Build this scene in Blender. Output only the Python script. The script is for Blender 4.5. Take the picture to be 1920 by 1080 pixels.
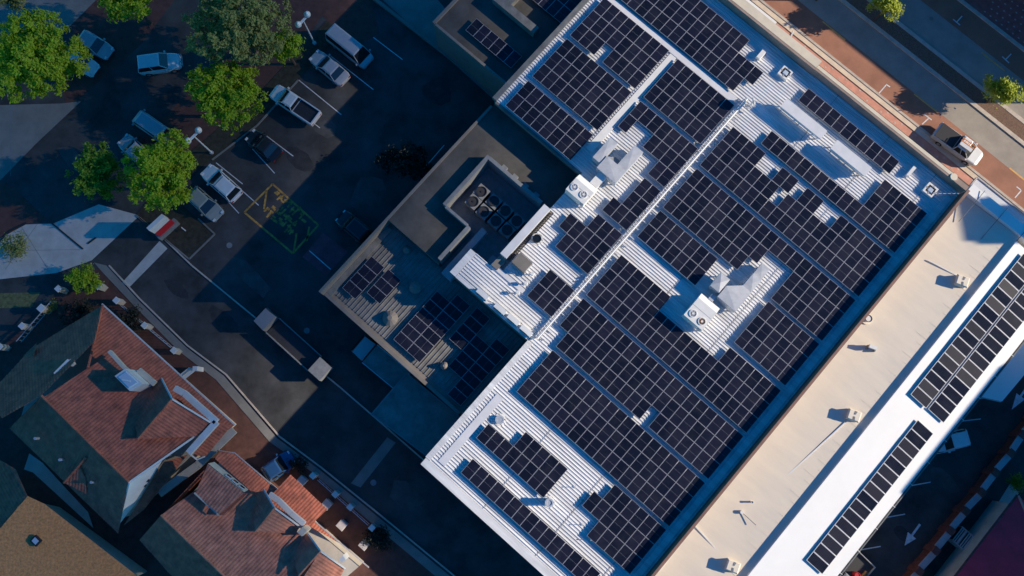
import bpy, bmesh, math, random
from mathutils import Vector, Matrix
R = math.radians
random.seed(7)
for o in list(bpy.data.objects): bpy.data.objects.remove(o)
S = bpy.context.scene
COL = S.collection

# ------------------------------------------------------------------ camera, sky, sun, exposure
CAM_H, FPX, TILT, ROLL = 88.0, 1640.0, R(8.72), R(-0.49)
CM = Matrix.Rotation(ROLL, 3, 'Y') @ Matrix.Rotation(TILT, 3, 'X')
cd = bpy.data.cameras.new('Camera'); cam = bpy.data.objects.new('Camera', cd); COL.objects.link(cam)
cam.location = (0, 0, CAM_H); cam.rotation_euler = CM.to_euler()
cd.sensor_width = 36; cd.lens = 36 * FPX / 1920; cd.clip_end = 3000; cd.clip_start = 1
S.camera = cam
SUN_EL = R(25)
w = bpy.data.worlds.new('World'); S.world = w; w.use_nodes = True
nt = w.node_tree
sky = nt.nodes.new('ShaderNodeTexSky'); sky.sky_type = 'NISHITA'; sky.sun_disc = False
sky.sun_elevation = SUN_EL; sky.sun_rotation = R(90); sky.air_density = 1.0; sky.dust_density = 0.3; sky.ozone_density = 2.5
hs = nt.nodes.new('ShaderNodeHueSaturation'); hs.inputs['Saturation'].default_value = 1.6
nt.links.new(sky.outputs[0], hs.inputs['Color'])
tn = nt.nodes.new('ShaderNodeMix'); tn.data_type = 'RGBA'; tn.blend_type = 'MULTIPLY'; tn.inputs[0].default_value = 1; tn.inputs[7].default_value = (.28, .92, 1.08, 1)      # the deep clear blue of the photograph's open shade
nt.links.new(hs.outputs[0], tn.inputs[6])
bg = nt.nodes['Background']; nt.links.new(tn.outputs[2], bg.inputs[0]); bg.inputs[1].default_value = 0.094
sd = bpy.data.lights.new('Sun', 'SUN'); sun = bpy.data.objects.new('Sun', sd); COL.objects.link(sun)
sd.energy = 5.0; sd.angle = R(0.5); sd.color = (1.0, 0.86, 0.67)
sun.rotation_euler = (0, R(90) - SUN_EL, 0); sun.location = (60, 0, 120)
S.view_settings.view_transform = 'Standard'; S.view_settings.look = 'None'
S.view_settings.exposure = 0.42; S.view_settings.gamma = 1.0
S.render.engine = 'CYCLES'

# ------------------------------------------------------------------ coordinates
TH = R(-41.27); UX, UY = math.cos(TH), math.sin(TH)
def at(px, py, z=0.0):
    """pixel of the photograph -> the place it shows, on the level z"""
    r = CM @ Vector((px - 960, 540 - py, -FPX)); k = (CAM_H - z) / -r.z
    return Vector((r.x * k, r.y * k, z))
def W(u, v, z=0.0): return Vector((u * UX - v * UY, u * UY + v * UX, z))      # street grid -> world
def uv(px, py, z=0.0):
    p = at(px, py, z); return (p.x * UX + p.y * UY, -p.x * UY + p.y * UX)

# ------------------------------------------------------------------ materials
def mat(name, col, rough=0.6, var=0.12, scale=3.0, bump=0.0, bscale=40.0, metal=0.0, spec=0.5, obrand=0.0, coords='Object', col2=None, stretch=None):
    m = bpy.data.materials.new(name); m.use_nodes = True; t = m.node_tree; N = t.nodes; L = t.links
    b = N['Principled BSDF']; b.inputs['Roughness'].default_value = rough; b.inputs['Metallic'].default_value = metal
    b.inputs['Specular IOR Level'].default_value = spec
    c4 = (*col, 1)
    if var > 0 or bump > 0 or col2:
        tc = N.new('ShaderNodeTexCoord'); src = tc.outputs[coords]
        if coords == 'World': pass
        if stretch:
            mp = N.new('ShaderNodeMapping'); mp.inputs['Scale'].default_value = stretch; mp.inputs['Rotation'].default_value = (0, 0, 0)
            L.new(src, mp.inputs[0]); src = mp.outputs[0]
        nz = N.new('ShaderNodeTexNoise'); nz.inputs['Scale'].default_value = scale; nz.inputs['Detail'].default_value = 8; nz.inputs['Roughness'].default_value = 0.65
        L.new(src, nz.inputs['Vector'])
        rp = N.new('ShaderNodeValToRGB')
        lo = tuple(max(0, c * (1 - var * 1.6)) for c in col) if not col2 else col2
        hi = tuple(min(1, c * (1 + var)) for c in col)
        rp.color_ramp.elements[0].position = 0.3; rp.color_ramp.elements[1].position = 0.7
        rp.color_ramp.elements[0].color = (*lo, 1); rp.color_ramp.elements[1].color = (*hi, 1)
        L.new(nz.outputs[0], rp.inputs[0]); out = rp.outputs[0]
        if obrand > 0:
            oi = N.new('ShaderNodeObjectInfo'); mr = N.new('ShaderNodeMapRange')
            mr.inputs[3].default_value = 1 - obrand; mr.inputs[4].default_value = 1 + obrand
            L.new(oi.outputs['Random'], mr.inputs[0])
            mx = N.new('ShaderNodeMix'); mx.data_type = 'RGBA'; mx.blend_type = 'MULTIPLY'; mx.inputs[0].default_value = 1
            L.new(out, mx.inputs[6]); L.new(mr.outputs[0], mx.inputs[7]); out = mx.outputs[2]
        L.new(out, b.inputs['Base Color'])
        if bump > 0:
            n2 = N.new('ShaderNodeTexNoise'); n2.inputs['Scale'].default_value = bscale; n2.inputs['Detail'].default_value = 4
            L.new(src, n2.inputs['Vector'])
            bp = N.new('ShaderNodeBump'); bp.inputs['Strength'].default_value = bump; bp.inputs['Distance'].default_value = 0.02
            L.new(n2.outputs[0], bp.inputs['Height']); L.new(bp.outputs[0], b.inputs['Normal'])
    else:
        b.inputs['Base Color'].default_value = c4
    return m
M = {}
M['sheet'] = mat('white_sheet_metal', (.76, .755, .75), .42, .17, 2.2, stretch=(.10, .8, 1))
M['sheet_dim'] = mat('dimmed_sheet_metal', (.20, .195, .18), .5, .25, .9)  # base tone darkened to stand in for the dimness over the lower roofs
M['flatroof'] = mat('membrane_roof', (.085, .08, .072), .75, .30, .35, .1)  # dimness over the flat roofs put into the base tone
M['cap'] = mat('capping', (.70, .70, .72), .4, .06, .8)
M['concrete_wall'] = mat('rendered_wall', (.22, .195, .17), .8, .12, .7, .2)
M['brownwall'] = mat('brown_wall', (.20, .11, .08), .8, .2, 1.5, .2)
M['pinkcap'] = mat('terracotta_coping', (.24, .135, .105), .7, .2, 1.0)
M['cream'] = mat('cream_awning', (.72, .62, .46), .55, .10, .6)
M['beige'] = mat('cream_roof', (.84, .735, .58), .6, .03, .9, col2=(.75, .665, .545), stretch=(.25, 1, 1))
M['whiteroof'] = mat('white_roof', (.86, .85, .82), .5, .03, .3)
M['duct'] = mat('galvanised_duct', (.55, .56, .58), .45, .10, 1.6, metal=.15)
M['acwhite'] = mat('ac_casing', (.78, .77, .74), .45, .05, 1.5)
M['dark'] = mat('dark_grille', (.03, .03, .035), .6, .2, 6)
M['rust'] = mat('rusty_metal', (.30, .12, .05), .8, .4, 8)
M['steel'] = mat('galvanised_steel', (.58, .60, .64), .4, .1, 4, metal=.3)
M['grey'] = mat('grey_paint', (.35, .36, .38), .6, .1, 2)
M['fade'] = mat('dull_grey', (.22, .23, .24), .7, .15, 2)
M['asphalt'] = mat('asphalt', (.060, .060, .060), .85, .42, .30, .3, 60)
M['asphalt2'] = mat('old_asphalt', (.36, .315, .265), .85, .12, .5, .2, 60)
M['redasphalt'] = mat('red_asphalt', (.36, .165, .105), .85, .15, .4, .2, 60)
M['redbrick_dark'] = mat('red_pavers', (.115, .05, .04), .85, .25, 1.2, .2)
M['concrete'] = mat('concrete', (.23, .22, .20), .8, .15, .5, .15)
M['concrete_l'] = mat('pale_concrete', (.56, .52, .47), .8, .12, .8, .15)
M['kerb'] = mat('kerb_concrete', (.56, .48, .40), .8, .15, 1.5)
M['soil'] = mat('garden_soil', (.05, .045, .03), .95, .35, 2.0, .5, 20)
M['mulch'] = mat('mulch', (.20, .125, .085), .95, .5, 14, .8, 30, col2=(.07, .04, .03))
M['grass'] = mat('dry_grass', (.17, .17, .07), .95, .35, 3, .6, 60)
M['yellowpaint'] = mat('yellow_road_paint', (.48, .27, .06), .7, .5, 2)
M['orangepaint'] = mat('amber_road_paint', (.78, .42, .12), .7, .15, 3)
M['whitepaint'] = mat('white_road_paint', (.72, .72, .72), .7, .18, 3)
M['inlay'] = mat('pale_pavers', (.62, .45, .36), .8, .2, 3)
M['tile'] = mat('terracotta_tiles', (.44, .13, .075), .75, .35, 1.3, .2, 30, col2=(.22, .07, .045))
M['tile2'] = mat('pale_terracotta_tiles', (.54, .21, .13), .75, .30, 1.3, .2, 30, col2=(.30, .115, .075))
M['shingle'] = mat('tan_shingles', (.62, .29, .11), .85, .25, 5, .3, 30)
M['redroof'] = mat('bright_red_roof', (.60, .03, .06), .6, .15, .8)
M['redroof_lit'] = mat('sunlit_red_roof', (.62, .26, .20), .6, .12, 1.2)  # paler copy of the red roof, sunlight painted into the east slope
M['plaster'] = mat('white_plaster', (.70, .70, .68), .7, .08, 1)
M['plaster_c'] = mat('cream_plaster', (.58, .52, .43), .75, .1, 1)
M['bark'] = mat('bark', (.12, .085, .06), .9, .3, 4, .5)
M['rubber'] = mat('rubber', (.02, .02, .02), .8, 0)
M['rim'] = mat('wheel_rim', (.5, .5, .52), .35, 0, metal=.7)
M['lamp'] = mat('headlight_lens', (.7, .72, .75), .15, 0)
M['redlens'] = mat('tail_lens', (.35, .02, .02), .25, 0)
M['black'] = mat('black_plastic', (.025, .025, .028), .5, 0)
M['brick'] = mat('red_brick', (.22, .07, .055), .85, .25, 3, .3)
M['coping'] = mat('stone_coping', (.50, .46, .46), .75, .12, 2)
M['signred'] = mat('sign_red', (.50, .02, .03), .5, .05, 2)
M['orange'] = mat('orange_ladder', (.75, .25, .05), .5, .05, 2)
M['blue'] = mat('blue_plastic', (.05, .2, .5), .5, .05, 2)

def glassmat():
    m = bpy.data.materials.new('vehicle_glass'); m.use_nodes = True; b = m.node_tree.nodes['Principled BSDF']
    b.inputs['Base Color'].default_value = (.012, .016, .02, 1); b.inputs['Roughness'].default_value = .08; b.inputs['Specular IOR Level'].default_value = .7
    return m
M['glass'] = glassmat()
def skyglass():
    m = bpy.data.materials.new('skylight_dome'); m.use_nodes = True; b = m.node_tree.nodes['Principled BSDF']
    b.inputs['Base Color'].default_value = (.50, .58, .68, 1); b.inputs['Roughness'].default_value = .12; b.inputs['Coat Weight'].default_value = .6
    return m
M['dome'] = skyglass()
def paint(name, c, rough=.3):
    m = bpy.data.materials.new(name); m.use_nodes = True; b = m.node_tree.nodes['Principled BSDF']
    N = m.node_tree.nodes; L = m.node_tree.links
    tc = N.new('ShaderNodeTexCoord'); nz = N.new('ShaderNodeTexNoise'); nz.inputs['Scale'].default_value = 2.5; nz.inputs['Detail'].default_value = 6
    rp = N.new('ShaderNodeValToRGB'); rp.color_ramp.elements[0].color = (*[x * .82 for x in c], 1); rp.color_ramp.elements[1].color = (*c, 1)
    L.new(tc.outputs['Object'], nz.inputs['Vector']); L.new(nz.outputs[0], rp.inputs[0]); L.new(rp.outputs[0], b.inputs['Base Color'])
    b.inputs['Roughness'].default_value = rough; b.inputs['Coat Weight'].default_value = .5; b.inputs['Coat Roughness'].default_value = .1
    return m
PAINT = {'white': paint('white_paint', (.78, .78, .77)), 'silver': paint('silver_paint', (.42, .44, .46)), 'grey': paint('grey_car_paint', (.22, .24, .26)),
         'black': paint('black_paint', (.02, .02, .024)), 'blue': paint('blue_paint', (.03, .10, .25)), 'sage': paint('pale_green_paint', (.30, .33, .30))}
def cellmat(name, base, fine):
    """dark photovoltaic glass with the faint cell grid printed under it"""
    m = bpy.data.materials.new(name); m.use_nodes = True; N = m.node_tree.nodes; L = m.node_tree.links; b = N['Principled BSDF']
    tc = N.new('ShaderNodeTexCoord'); sp = N.new('ShaderNodeSeparateXYZ'); L.new(tc.outputs['Object'], sp.inputs[0])
    def lines(outp, pitch, wd):
        a = N.new('ShaderNodeMath'); a.operation = 'DIVIDE'; a.inputs[1].default_value = pitch; L.new(outp, a.inputs[0])
        f = N.new('ShaderNodeMath'); f.operation = 'FRACT'; L.new(a.outputs[0], f.inputs[0])
        g = N.new('ShaderNodeMath'); g.operation = 'LESS_THAN'; g.inputs[1].default_value = wd / pitch; L.new(f.outputs[0], g.inputs[0]); return g.outputs[0]
    k = lines(sp.outputs[0], .163, .010); k2 = lines(sp.outputs[1], .0825, .004)
    mxm = N.new('ShaderNodeMath'); mxm.operation = 'MAXIMUM'; L.new(k, mxm.inputs[0]); L.new(k2, mxm.inputs[1])
    oi = N.new('ShaderNodeObjectInfo'); rp = N.new('ShaderNodeValToRGB')
    rp.color_ramp.elements[0].color = (base[0] * .7, base[1] * .75, base[2] * .75, 1); rp.color_ramp.elements[1].color = (base[0] * 1.5, base[1] * 1.25, base[2] * 1.3, 1)
    L.new(oi.outputs['Random'], rp.inputs[0])
    mx = N.new('ShaderNodeMix'); mx.data_type = 'RGBA'; mx.inputs[7].default_value = (*fine, 1)
    L.new(mxm.outputs[0], mx.inputs[0]); L.new(rp.outputs[0], mx.inputs[6])
    ge = N.new('ShaderNodeNewGeometry'); dn = N.new('ShaderNodeTexNoise'); dn.inputs['Scale'].default_value = .55; dn.inputs['Detail'].default_value = 9; dn.inputs['Roughness'].default_value = .75      # dust film and droppings
    L.new(ge.outputs['Position'], dn.inputs['Vector']); dr = N.new('ShaderNodeMapRange'); dr.inputs[1].default_value = .46; dr.inputs[2].default_value = .80; dr.inputs[4].default_value = .16; L.new(dn.outputs[0], dr.inputs[0])
    du = N.new('ShaderNodeMix'); du.data_type = 'RGBA'; du.inputs[7].default_value = (.12, .115, .11, 1); L.new(dr.outputs[0], du.inputs[0]); L.new(mx.outputs[2], du.inputs[6]); L.new(du.outputs[2], b.inputs['Base Color'])
    ro = N.new('ShaderNodeMapRange'); ro.inputs[3].default_value = .12; ro.inputs[4].default_value = .34; L.new(oi.outputs['Random'], ro.inputs[0]); L.new(ro.outputs[0], b.inputs['Roughness'])
    b.inputs['Roughness'].default_value = .22; b.inputs['Specular IOR Level'].default_value = .35
    return m
M['cell'] = cellmat('solar_cells', (.008, .010, .022), (.016, .018, .03))
M['cell2'] = cellmat('striped_solar_cells', (.010, .011, .020), (.035, .036, .048))
M['frame'] = mat('panel_frame', (.50, .50, .54), .4, 0, metal=.2)
M['seam'] = mat('panel_seam', (.16, .165, .19), .5, 0)

# ------------------------------------------------------------------ mesh builder
class MB:
    def __init__(s): s.v = []; s.f = []; s.m = []
    def face(s, pts, mi=0):
        i = len(s.v); s.v += [tuple(p) for p in pts]; s.f.append(tuple(range(i, i + len(pts)))); s.m.append(mi)
    def hexa(s, b, t, mi=0, mt=None, bottom=True):
        """solid between two loops of the same number of points"""
        n = len(b); i = len(s.v); s.v += [tuple(p) for p in b] + [tuple(p) for p in t]
        for k in range(n):
            j = (k + 1) % n; s.f.append((i + k, i + j, i + n + j, i + n + k)); s.m.append(mi)
        s.f.append(tuple(range(i + n, i + 2 * n))); s.m.append(mi if mt is None else mt)
        if bottom: s.f.append(tuple(range(i + n - 1, i - 1, -1))); s.m.append(mi)
    def box(s, x0, x1, y0, y1, z0, z1, mi=0, mt=None):
        q = [(x0, y0), (x1, y0), (x1, y1), (x0, y1)]
        s.hexa([(a, b, z0) for a, b in q], [(a, b, z1) for a, b in q], mi, mt)
    def wbox(s, u0, u1, v0, v1, z0, z1, mi=0, mt=None):
        q = [(u0, v0), (u1, v0), (u1, v1), (u0, v1)]
        s.hexa([W(a, b, z0) for a, b in q], [W(a, b, z1) for a, b in q], mi, mt)
    def prism(s, poly, z0, z1, mi=0, mt=None):
        s.hexa([(p[0], p[1], z0) for p in poly], [(p[0], p[1], z1) for p in poly], mi, mt)
    def cyl(s, c, z0, z1, r, n=16, r2=None, mi=0, mt=None):
        r2 = r if r2 is None else r2
        a = [(math.cos(2 * math.pi * k / n), math.sin(2 * math.pi * k / n)) for k in range(n)]
        s.hexa([(c[0] + r * x, c[1] + r * y, z0) for x, y in a], [(c[0] + r2 * x, c[1] + r2 * y, z1) for x, y in a], mi, mt)
    def ring(s, c, z, ro, ri, h, n=20, mi=0):
        for k in range(n):
            a, b = 2 * math.pi * k / n, 2 * math.pi * (k + 1) / n
            P = lambda t, r, zz: (c[0] + r * math.cos(t), c[1] + r * math.sin(t), zz)
            s.face([P(a, ro, z + h), P(b, ro, z + h), P(b, ri, z + h), P(a, ri, z + h)], mi)
            s.face([P(a, ro, z), P(b, ro, z), P(b, ro, z + h), P(a, ro, z + h)], mi)
            s.face([P(b, ri, z), P(a, ri, z), P(a, ri, z + h), P(b, ri, z + h)], mi)
    def tube(s, p, q, r, n=6, r2=None, mi=0):
        p = Vector(p); q = Vector(q); d = (q - p)
        if d.length < 1e-6: return
        d.normalize(); a = d.orthogonal().normalized(); b = d.cross(a); r2 = r if r2 is None else r2
        c = [(math.cos(2 * math.pi * k / n), math.sin(2 * math.pi * k / n)) for k in range(n)]
        s.hexa([p + (a * x + b * y) * r for x, y in c], [q + (a * x + b * y) * r2 for x, y in c], mi)
    def beam(s, p, q, wd, h, mi=0):
        """box beam from p to q (x, y, z of its underside), wd wide, h tall"""
        p = Vector(p); q = Vector(q); d = q - p; n = Vector((-d.y, d.x, 0))
        if n.length < 1e-6: return
        n = n.normalized() * wd / 2; up = Vector((0, 0, h))
        s.hexa([p - n, q - n, q + n, p + n], [p - n + up, q - n + up, q + n + up, p + n + up], mi)
    def build(s, name, mats, parent=None, local=False, smooth=False, loc=None, rz=0):
        me = bpy.data.meshes.new(name); vs = s.v
        if parent is not None and not local:
            root = parent; Mx = Matrix.Identity(4)
            while root is not None:
                Mx = Matrix.Translation(root.location) @ Matrix.Rotation(root.rotation_euler.z, 4, 'Z') @ Mx; root = root.parent
            inv = Mx.inverted(); vs = [tuple(inv @ Vector(p)) for p in vs]
        elif loc is not None and not local:
            inv = (Matrix.Translation(loc) @ Matrix.Rotation(rz, 4, 'Z')).inverted(); vs = [tuple(inv @ Vector(p)) for p in vs]
        me.from_pydata(vs, [], s.f)
        if not isinstance(mats, (list, tuple)): mats = [mats]
        for m in mats: me.materials.append(m)
        me.polygons.foreach_set('material_index', s.m)
        if smooth: me.polygons.foreach_set('use_smooth', [True] * len(s.f))
        me.update()
        o = bpy.data.objects.new(name, me); COL.objects.link(o)
        if parent is not None: o.parent = parent
        elif loc is not None: o.location = loc; o.rotation_euler = (0, 0, rz)
        return o
def tag(o, label, cat, group=None):
    o['label'] = label; o['category'] = cat
    if group: o['group'] = group
    return o
def thing(name, label, cat, loc=(0, 0, 0), rz=0.0, group=None):
    o = bpy.data.objects.new(name, None); COL.objects.link(o); o.location = loc; o.rotation_euler = (0, 0, rz); o.empty_display_size = .3
    return tag(o, label, cat, group)
def struct(name, mb, m, parent=None):
    o = mb.build(name, m, parent)
    if parent is None: o['kind'] = 'structure'
    return o
def sheet(name, pts, z, m, parent=None, world=False):
    b = MB(); b.face([(p[0], p[1], z) if world else at(p[0], p[1], z) for p in pts]); return struct(name, b, m, parent)

# ------------------------------------------------------------------ ground, roads, pavements
g = MB(); g.face([(-220, -200, 0), (220, -200, 0), (220, 220, 0), (-220, 220, 0)])
ground = struct('ground', g, M['asphalt'])
def vstrip(name, pxa, pxb, z, m, u0=-45, u1=75):
    va, vb = uv(*pxa)[1], uv(*pxb)[1]; b = MB(); b.face([W(u0, va, z), W(u1, va, z), W(u1, vb, z), W(u0, vb, z)]); return struct(name, b, m)
def kerb_v(px, u0=-45, u1=75, wd=.32, h=.13, parent=None):
    v = uv(*px)[1]; b = MB(); b.wbox(u0, u1, v - wd / 2, v + wd / 2, 0, h); return struct('kerb', b, M['kerb'], parent)
# the street on the upper right, strip by strip away from the big building
fpn = vstrip('footpath', (1440, 45), (1560, 116), .004, mat('salmon_pavers', (.66, .31, .22), .85, .14, 1.4, .15))
vstrip('footpath_edge', (1551, 116), (1571, 118), .075, mat('cream_pavers', (.74, .60, .45), .8, .12, .8, .1))
kerb_v((1572, 118), wd=.25)
vstrip('parking_lane', (1571, 118), (1640, 115), .008, M['redasphalt'])
vstrip('road', (1640, 115), (1748, 133), .008, M['asphalt2'])
kerb_v((1748, 135), wd=.42)
vstrip('median_bed', (1750, 133), (1795, 133), .10, M['mulch'])
kerb_v((1797, 133), wd=.42)
vstrip('road', (1797, 133), (1893, 131), .008, M['asphalt2'])
vstrip('parking_lane', (1893, 131), (1853, 45), .010, M['redasphalt'])
kerb_v((1853, 42), wd=.4)
vstrip('footpath', (1853, 42), (1960, 20), .05, mat('crimson_pavers', (.42, .13, .11), .85, .2, 1.2, .2))
# pale pavers let into the red footpaths
ib = MB()
random.seed(3)
for k in range(90):
    u = -12 + k * .62; vv = uv(1500, 82)[1] + (k % 3 - 1) * .38 + .1
    if k % 4 == 3: continue
    c = W(u, vv, .012); ib.face([c + W(.17, 0), c + W(0, .12), c + W(-.17, 0), c + W(0, -.12)])
o = ib.build('inlay_paver', M['inlay'], fpn); o['kind'] = 'stuff'
ib = MB()
for k in range(60):
    for r_ in range(6):
        c = W(10 + k * .75 + .37 * (r_ % 2), uv(1853, 42)[1] + .7 + r_ * .72, .056); ib.face([c + W(.15, 0), c + W(0, .1), c + W(-.15, 0), c + W(0, -.1)])
farpath = bpy.data.objects['footpath.001']
o = ib.build('inlay_paver', M['inlay'], farpath); o['kind'] = 'stuff'
# painted markings on the street
def mark(name, segs, wd, m, z=.016, closed=False):
    b = MB()
    for p, q in segs:
        p = at(*p, z); q = at(*q, z); d = (q - p); n = Vector((-d.y, d.x, 0)).normalized() * wd / 2; b.face([p - n, q - n, q + n, p + n])
    return struct(name, b, m)
for a, c in (((1542, 40), (1585, 75)), ((1714, 176), (1757, 210)), ((1893, 315), (1935, 349)), ((1841, 99), (1884, 133))): mark('lane_line', [(a, c)], .16, M['orangepaint'])
for (a, c, d, e) in (((1729, 233), (1741, 222), (1733, 214), (1747, 225)), ((1794, 41), (1804, 30), (1787, 36), (1800, 47)), ((1886, 111), (1896, 101), (1879, 106), (1892, 118)),
                     ((1640, 184), (1662, 159), (1661, 158), (1669, 163)), ((1903, 371), (1915, 357), (1914, 356), (1906, 350))):
    mark('bay_mark', [(a, c), (d, e)], .12, M['whitepaint'])
mark('bay_mark', [((1480, 76), (1488, 58))], .14, M['whitepaint'], z=.09)
b = MB(); b.cyl(at(1746, 35, 0), .02, .03, .22); struct('manhole_cover', b, M['concrete'])
# the lane on the lower right
mark('bay_line', [((1700, 861), (1791, 844))], .10, M['whitepaint'])
mark('bay_line', [((1650, 921), (1745, 904))], .10, M['whitepaint'])
mark('bay_line', [((1600, 981), (1697, 964))], .10, M['whitepaint'])
mark('bay_line', [((1550, 1042), (1651, 1024.5))], .10, M['whitepaint'])
mark('bay_line', [((1800, 790), (1839, 785.5))], .10, M['whitepaint'])
def arrow(tail, head, nm='road_arrow'):
    p = at(*tail, .016); q = at(*head, .016); d = (q - p); L_ = d.length; d.normalize(); n = Vector((-d.y, d.x, 0)); b = MB()
    k = p + d * L_ * .52
    b.face([p - n * .11, k - n * .11, k + n * .11, p + n * .11]); b.face([k - n * .5, q, k + n * .5]); return struct(nm, b, M['whitepaint'])
arrow((1725, 983), (1696, 1023)); arrow((1932, 716), (1897, 768))
b = MB(); b.beam(at(1680, 1098), at(1945, 762), .12, .02); struct('kerb', b, M['concrete'])
# west side: road bays, footpaths, concrete, garden beds
sheet('brick_bay', [(125, 200), (165, 172), (190, 150), (262, 85), (350, -30), (190, -30), (140, 60), (110, 130)], .004, M['redbrick_dark'])
sheet('brick_bay', [(255, 275), (375, 150), (520, -30), (640, -30), (480, 225), (380, 290), (330, 335)], .004, M['redbrick_dark'])
sheet('footpath', [(-60, 190), (0, 197), (115, 194), (152, 190), (70, 267), (-60, 400)], .02, M['concrete'])
sheet('footpath', [(-60, -60), (160, -60), (190, -10), (120, 60), (60, 110), (-60, 130)], .02, M['concrete'])
sheet('brick_corner', [(-60, 395), (0, 342), (22, 348), (90, 412), (48, 420), (-60, 480)], .012, M['redbrick_dark'])
sheet('driveway', [(0, 447), (48, 421), (100, 419), (185, 383), (262, 404), (172, 488), (105, 512), (-60, 530), (-60, 500)], .016, M['concrete_l'])
b = MB()
for a, c in (((-10, 462), (20, 432)), ((20, 432), (50, 418)), ((98, 419), (156, 467)), ((165, 457), (180, 446))): b.beam(at(*a), at(*c), .14, .10)
struct('drain_channel', b, M['black'])
sheet('garden_bed', [(255, 402), (330, 308), (480, 180), (612, 38), (642, 60), (480, 235), (385, 308), (345, 345), (335, 380), (402, 438), (355, 485)], .05, M['soil'])
b = MB()
for a, c in (((256, 404), (355, 486)), ((355, 486), (403, 439)), ((403, 439), (372, 410)), ((398, 300), (482, 236)), ((482, 236), (560, 150))): b.beam(at(*a), at(*c), .16, .12)
struct('kerb', b, M['concrete'])
sheet('brick_paving', [(612, 0), (690, -20), (712, 62), (668, 88), (602, 28)], .006, M['redbrick_dark'])
sheet('brick_paving', [(-80, 640), (60, 590), (112, 540), (190, 500), (520, 815), (860, 1110), (600, 1130), (-80, 1130)], .006, M['redbrick_dark'])
sheet('verge', [(-60, 520), (-10, 520), (110, 512), (150, 520), (95, 560), (40, 620), (-60, 680)], .012, M['asphalt'])
sheet('dry_lawn', [(-20, 550), (76, 548), (58, 577), (-20, 578)], .02, M['grass'])
sheet('lane_footpath', [(176, 492), (200, 498), (262, 566), (350, 652), (420, 705), (520, 822), (598, 880), (700, 962), (880, 1110), (852, 1110), (690, 975), (585, 885), (505, 828), (405, 712), (335, 658), (250, 572), (190, 508)], .05, M['concrete'])
b = MB()
pl = [(205, 498), (262, 560), (352, 648), (424, 702), (524, 818), (602, 876), (704, 958), (884, 1106)]
for a, c in zip(pl, pl[1:]): b.beam(at(*a), at(*c), .14, .12)
struct('kerb', b, M['kerb'])
b = MB()
pl = [(262, 408), (300, 440), (360, 498), (640, 728), (700, 780), (780, 850), (1000, 1040)]
for a, c in zip(pl, pl[1:]): b.beam(at(*a), at(*c), .14, .12)
struct('kerb', b, M['kerb'])
sheet('crossing_band', [(228, 531), (299, 452), (314, 466), (243, 538)], .008, M['concrete_l'])
sheet('crossing_band', [(658, 906), (726, 820), (742, 830), (676, 914)], .008, M['concrete'])
# car park markings
Pm = lambda *a: a
for a, c in (((405, 305), (455, 345)), ((425, 375), (448, 400)), ((465, 270), (515, 325)), ((500, 255), (550, 293)), ((795, 316), (833, 272)), ((536, 190), (600, 240))): mark('bay_line', [(a, c)], .09, M['whitepaint'])
mark('loading_bay_outline', [((458, 398), (511, 345)), ((511, 345), (597, 422)), ((597, 422), (549, 475)), ((549, 475), (458, 398)), ((500, 357), (495, 392)), ((556, 437), (551, 472)), ((580, 425), (575, 452))], .2, M['yellowpaint'], z=.02)
b = MB(); random.seed(11)
for (p, q, n) in (((515, 361), (577, 413), 8), ((511, 385), (557, 420), 6), ((496, 392), (549, 436), 7)):      # worn lettering, no longer legible
    for k in range(n):
        t = (k + .5) / n; c = at(p[0] + (q[0] - p[0]) * t, p[1] + (q[1] - p[1]) * t, .012)
        for s_ in range(3):
            o_ = W(random.uniform(-.18, .18), random.uniform(-.32, .32)); a_, e_ = random.choice(((.09, .34), (.22, .10), (.09, .26), (.2, .12)))
            c2 = c + o_; b.face([c2 + W(-a_, -e_), c2 + W(a_, -e_ * .9), c2 + W(a_ * .9, e_), c2 + W(-a_, e_ * .95)])
            b.v[-4:] = [(x, y, .012 + .0015 * s_ + .0002 * k) for x, y, z in b.v[-4:]]
struct('worn_bay_lettering', b, M['yellowpaint'])
sheet('red_painted_bay', [(567, 482), (606, 436), (652, 472), (612, 518)], .008, mat('faded_red_paint', (.50, .07, .09), .8, .3, .8))
mark('bay_line', [((580, 470), (620, 505))], .1, M['whitepaint'])
b = MB(); b.beam(at(690, -10), at(945, 188), .35, .4)
tag(b.build('low_wall', M['concrete_wall'], loc=at(820, 90)), 'low rendered wall along the dark strip above the car park', 'wall')
sheet('service_path', [(690, -25), (800, -25), (960, 165), (935, 195)], .006, M['concrete'])

# asphalt patches, oil marks and faint bays of the car park and lane
PATCH = mat('asphalt_patch', (.035, .035, .037), .8, .3, 1.2); PALE = mat('worn_asphalt', (.085, .083, .08), .85, .3, .8)
random.seed(21)
for k, (px, a, c, m) in enumerate((((560, 300), 2.2, 1.1, PATCH), ((690, 360), 1.6, 2.4, PALE), ((470, 520), 3.0, 1.0, PALE), ((420, 600), 2.2, .9, PATCH), ((640, 560), 1.4, 2.0, PATCH), ((330, 540), 1.6, .8, PATCH), ((760, 930), 2.2, 1.2, PALE), ((140, 300), 2.6, .9, PALE), ((210, 200), 1.5, 1.0, PATCH), ((1690, 1000), 1.1, .7, PATCH), ((1770, 900), 2.0, .8, PALE), ((600, 230), 2.8, 1.2, PALE), ((820, 170), 1.8, 1.5, PATCH))):
    c0 = uv(*px); b = MB(); n = 9
    b.face([W(c0[0] + a * random.uniform(.7, 1.1) * math.cos(6.283 * i / n), c0[1] + c * random.uniform(.7, 1.1) * math.sin(6.283 * i / n), .005) for i in range(n)]); struct('road_patch', b, m)
for px in ((430, 460), (575, 620), (700, 905)):
    b = MB(); b.cyl(at(*px), .001, .012, .3); struct('manhole_cover', b, M['fade'])
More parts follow.
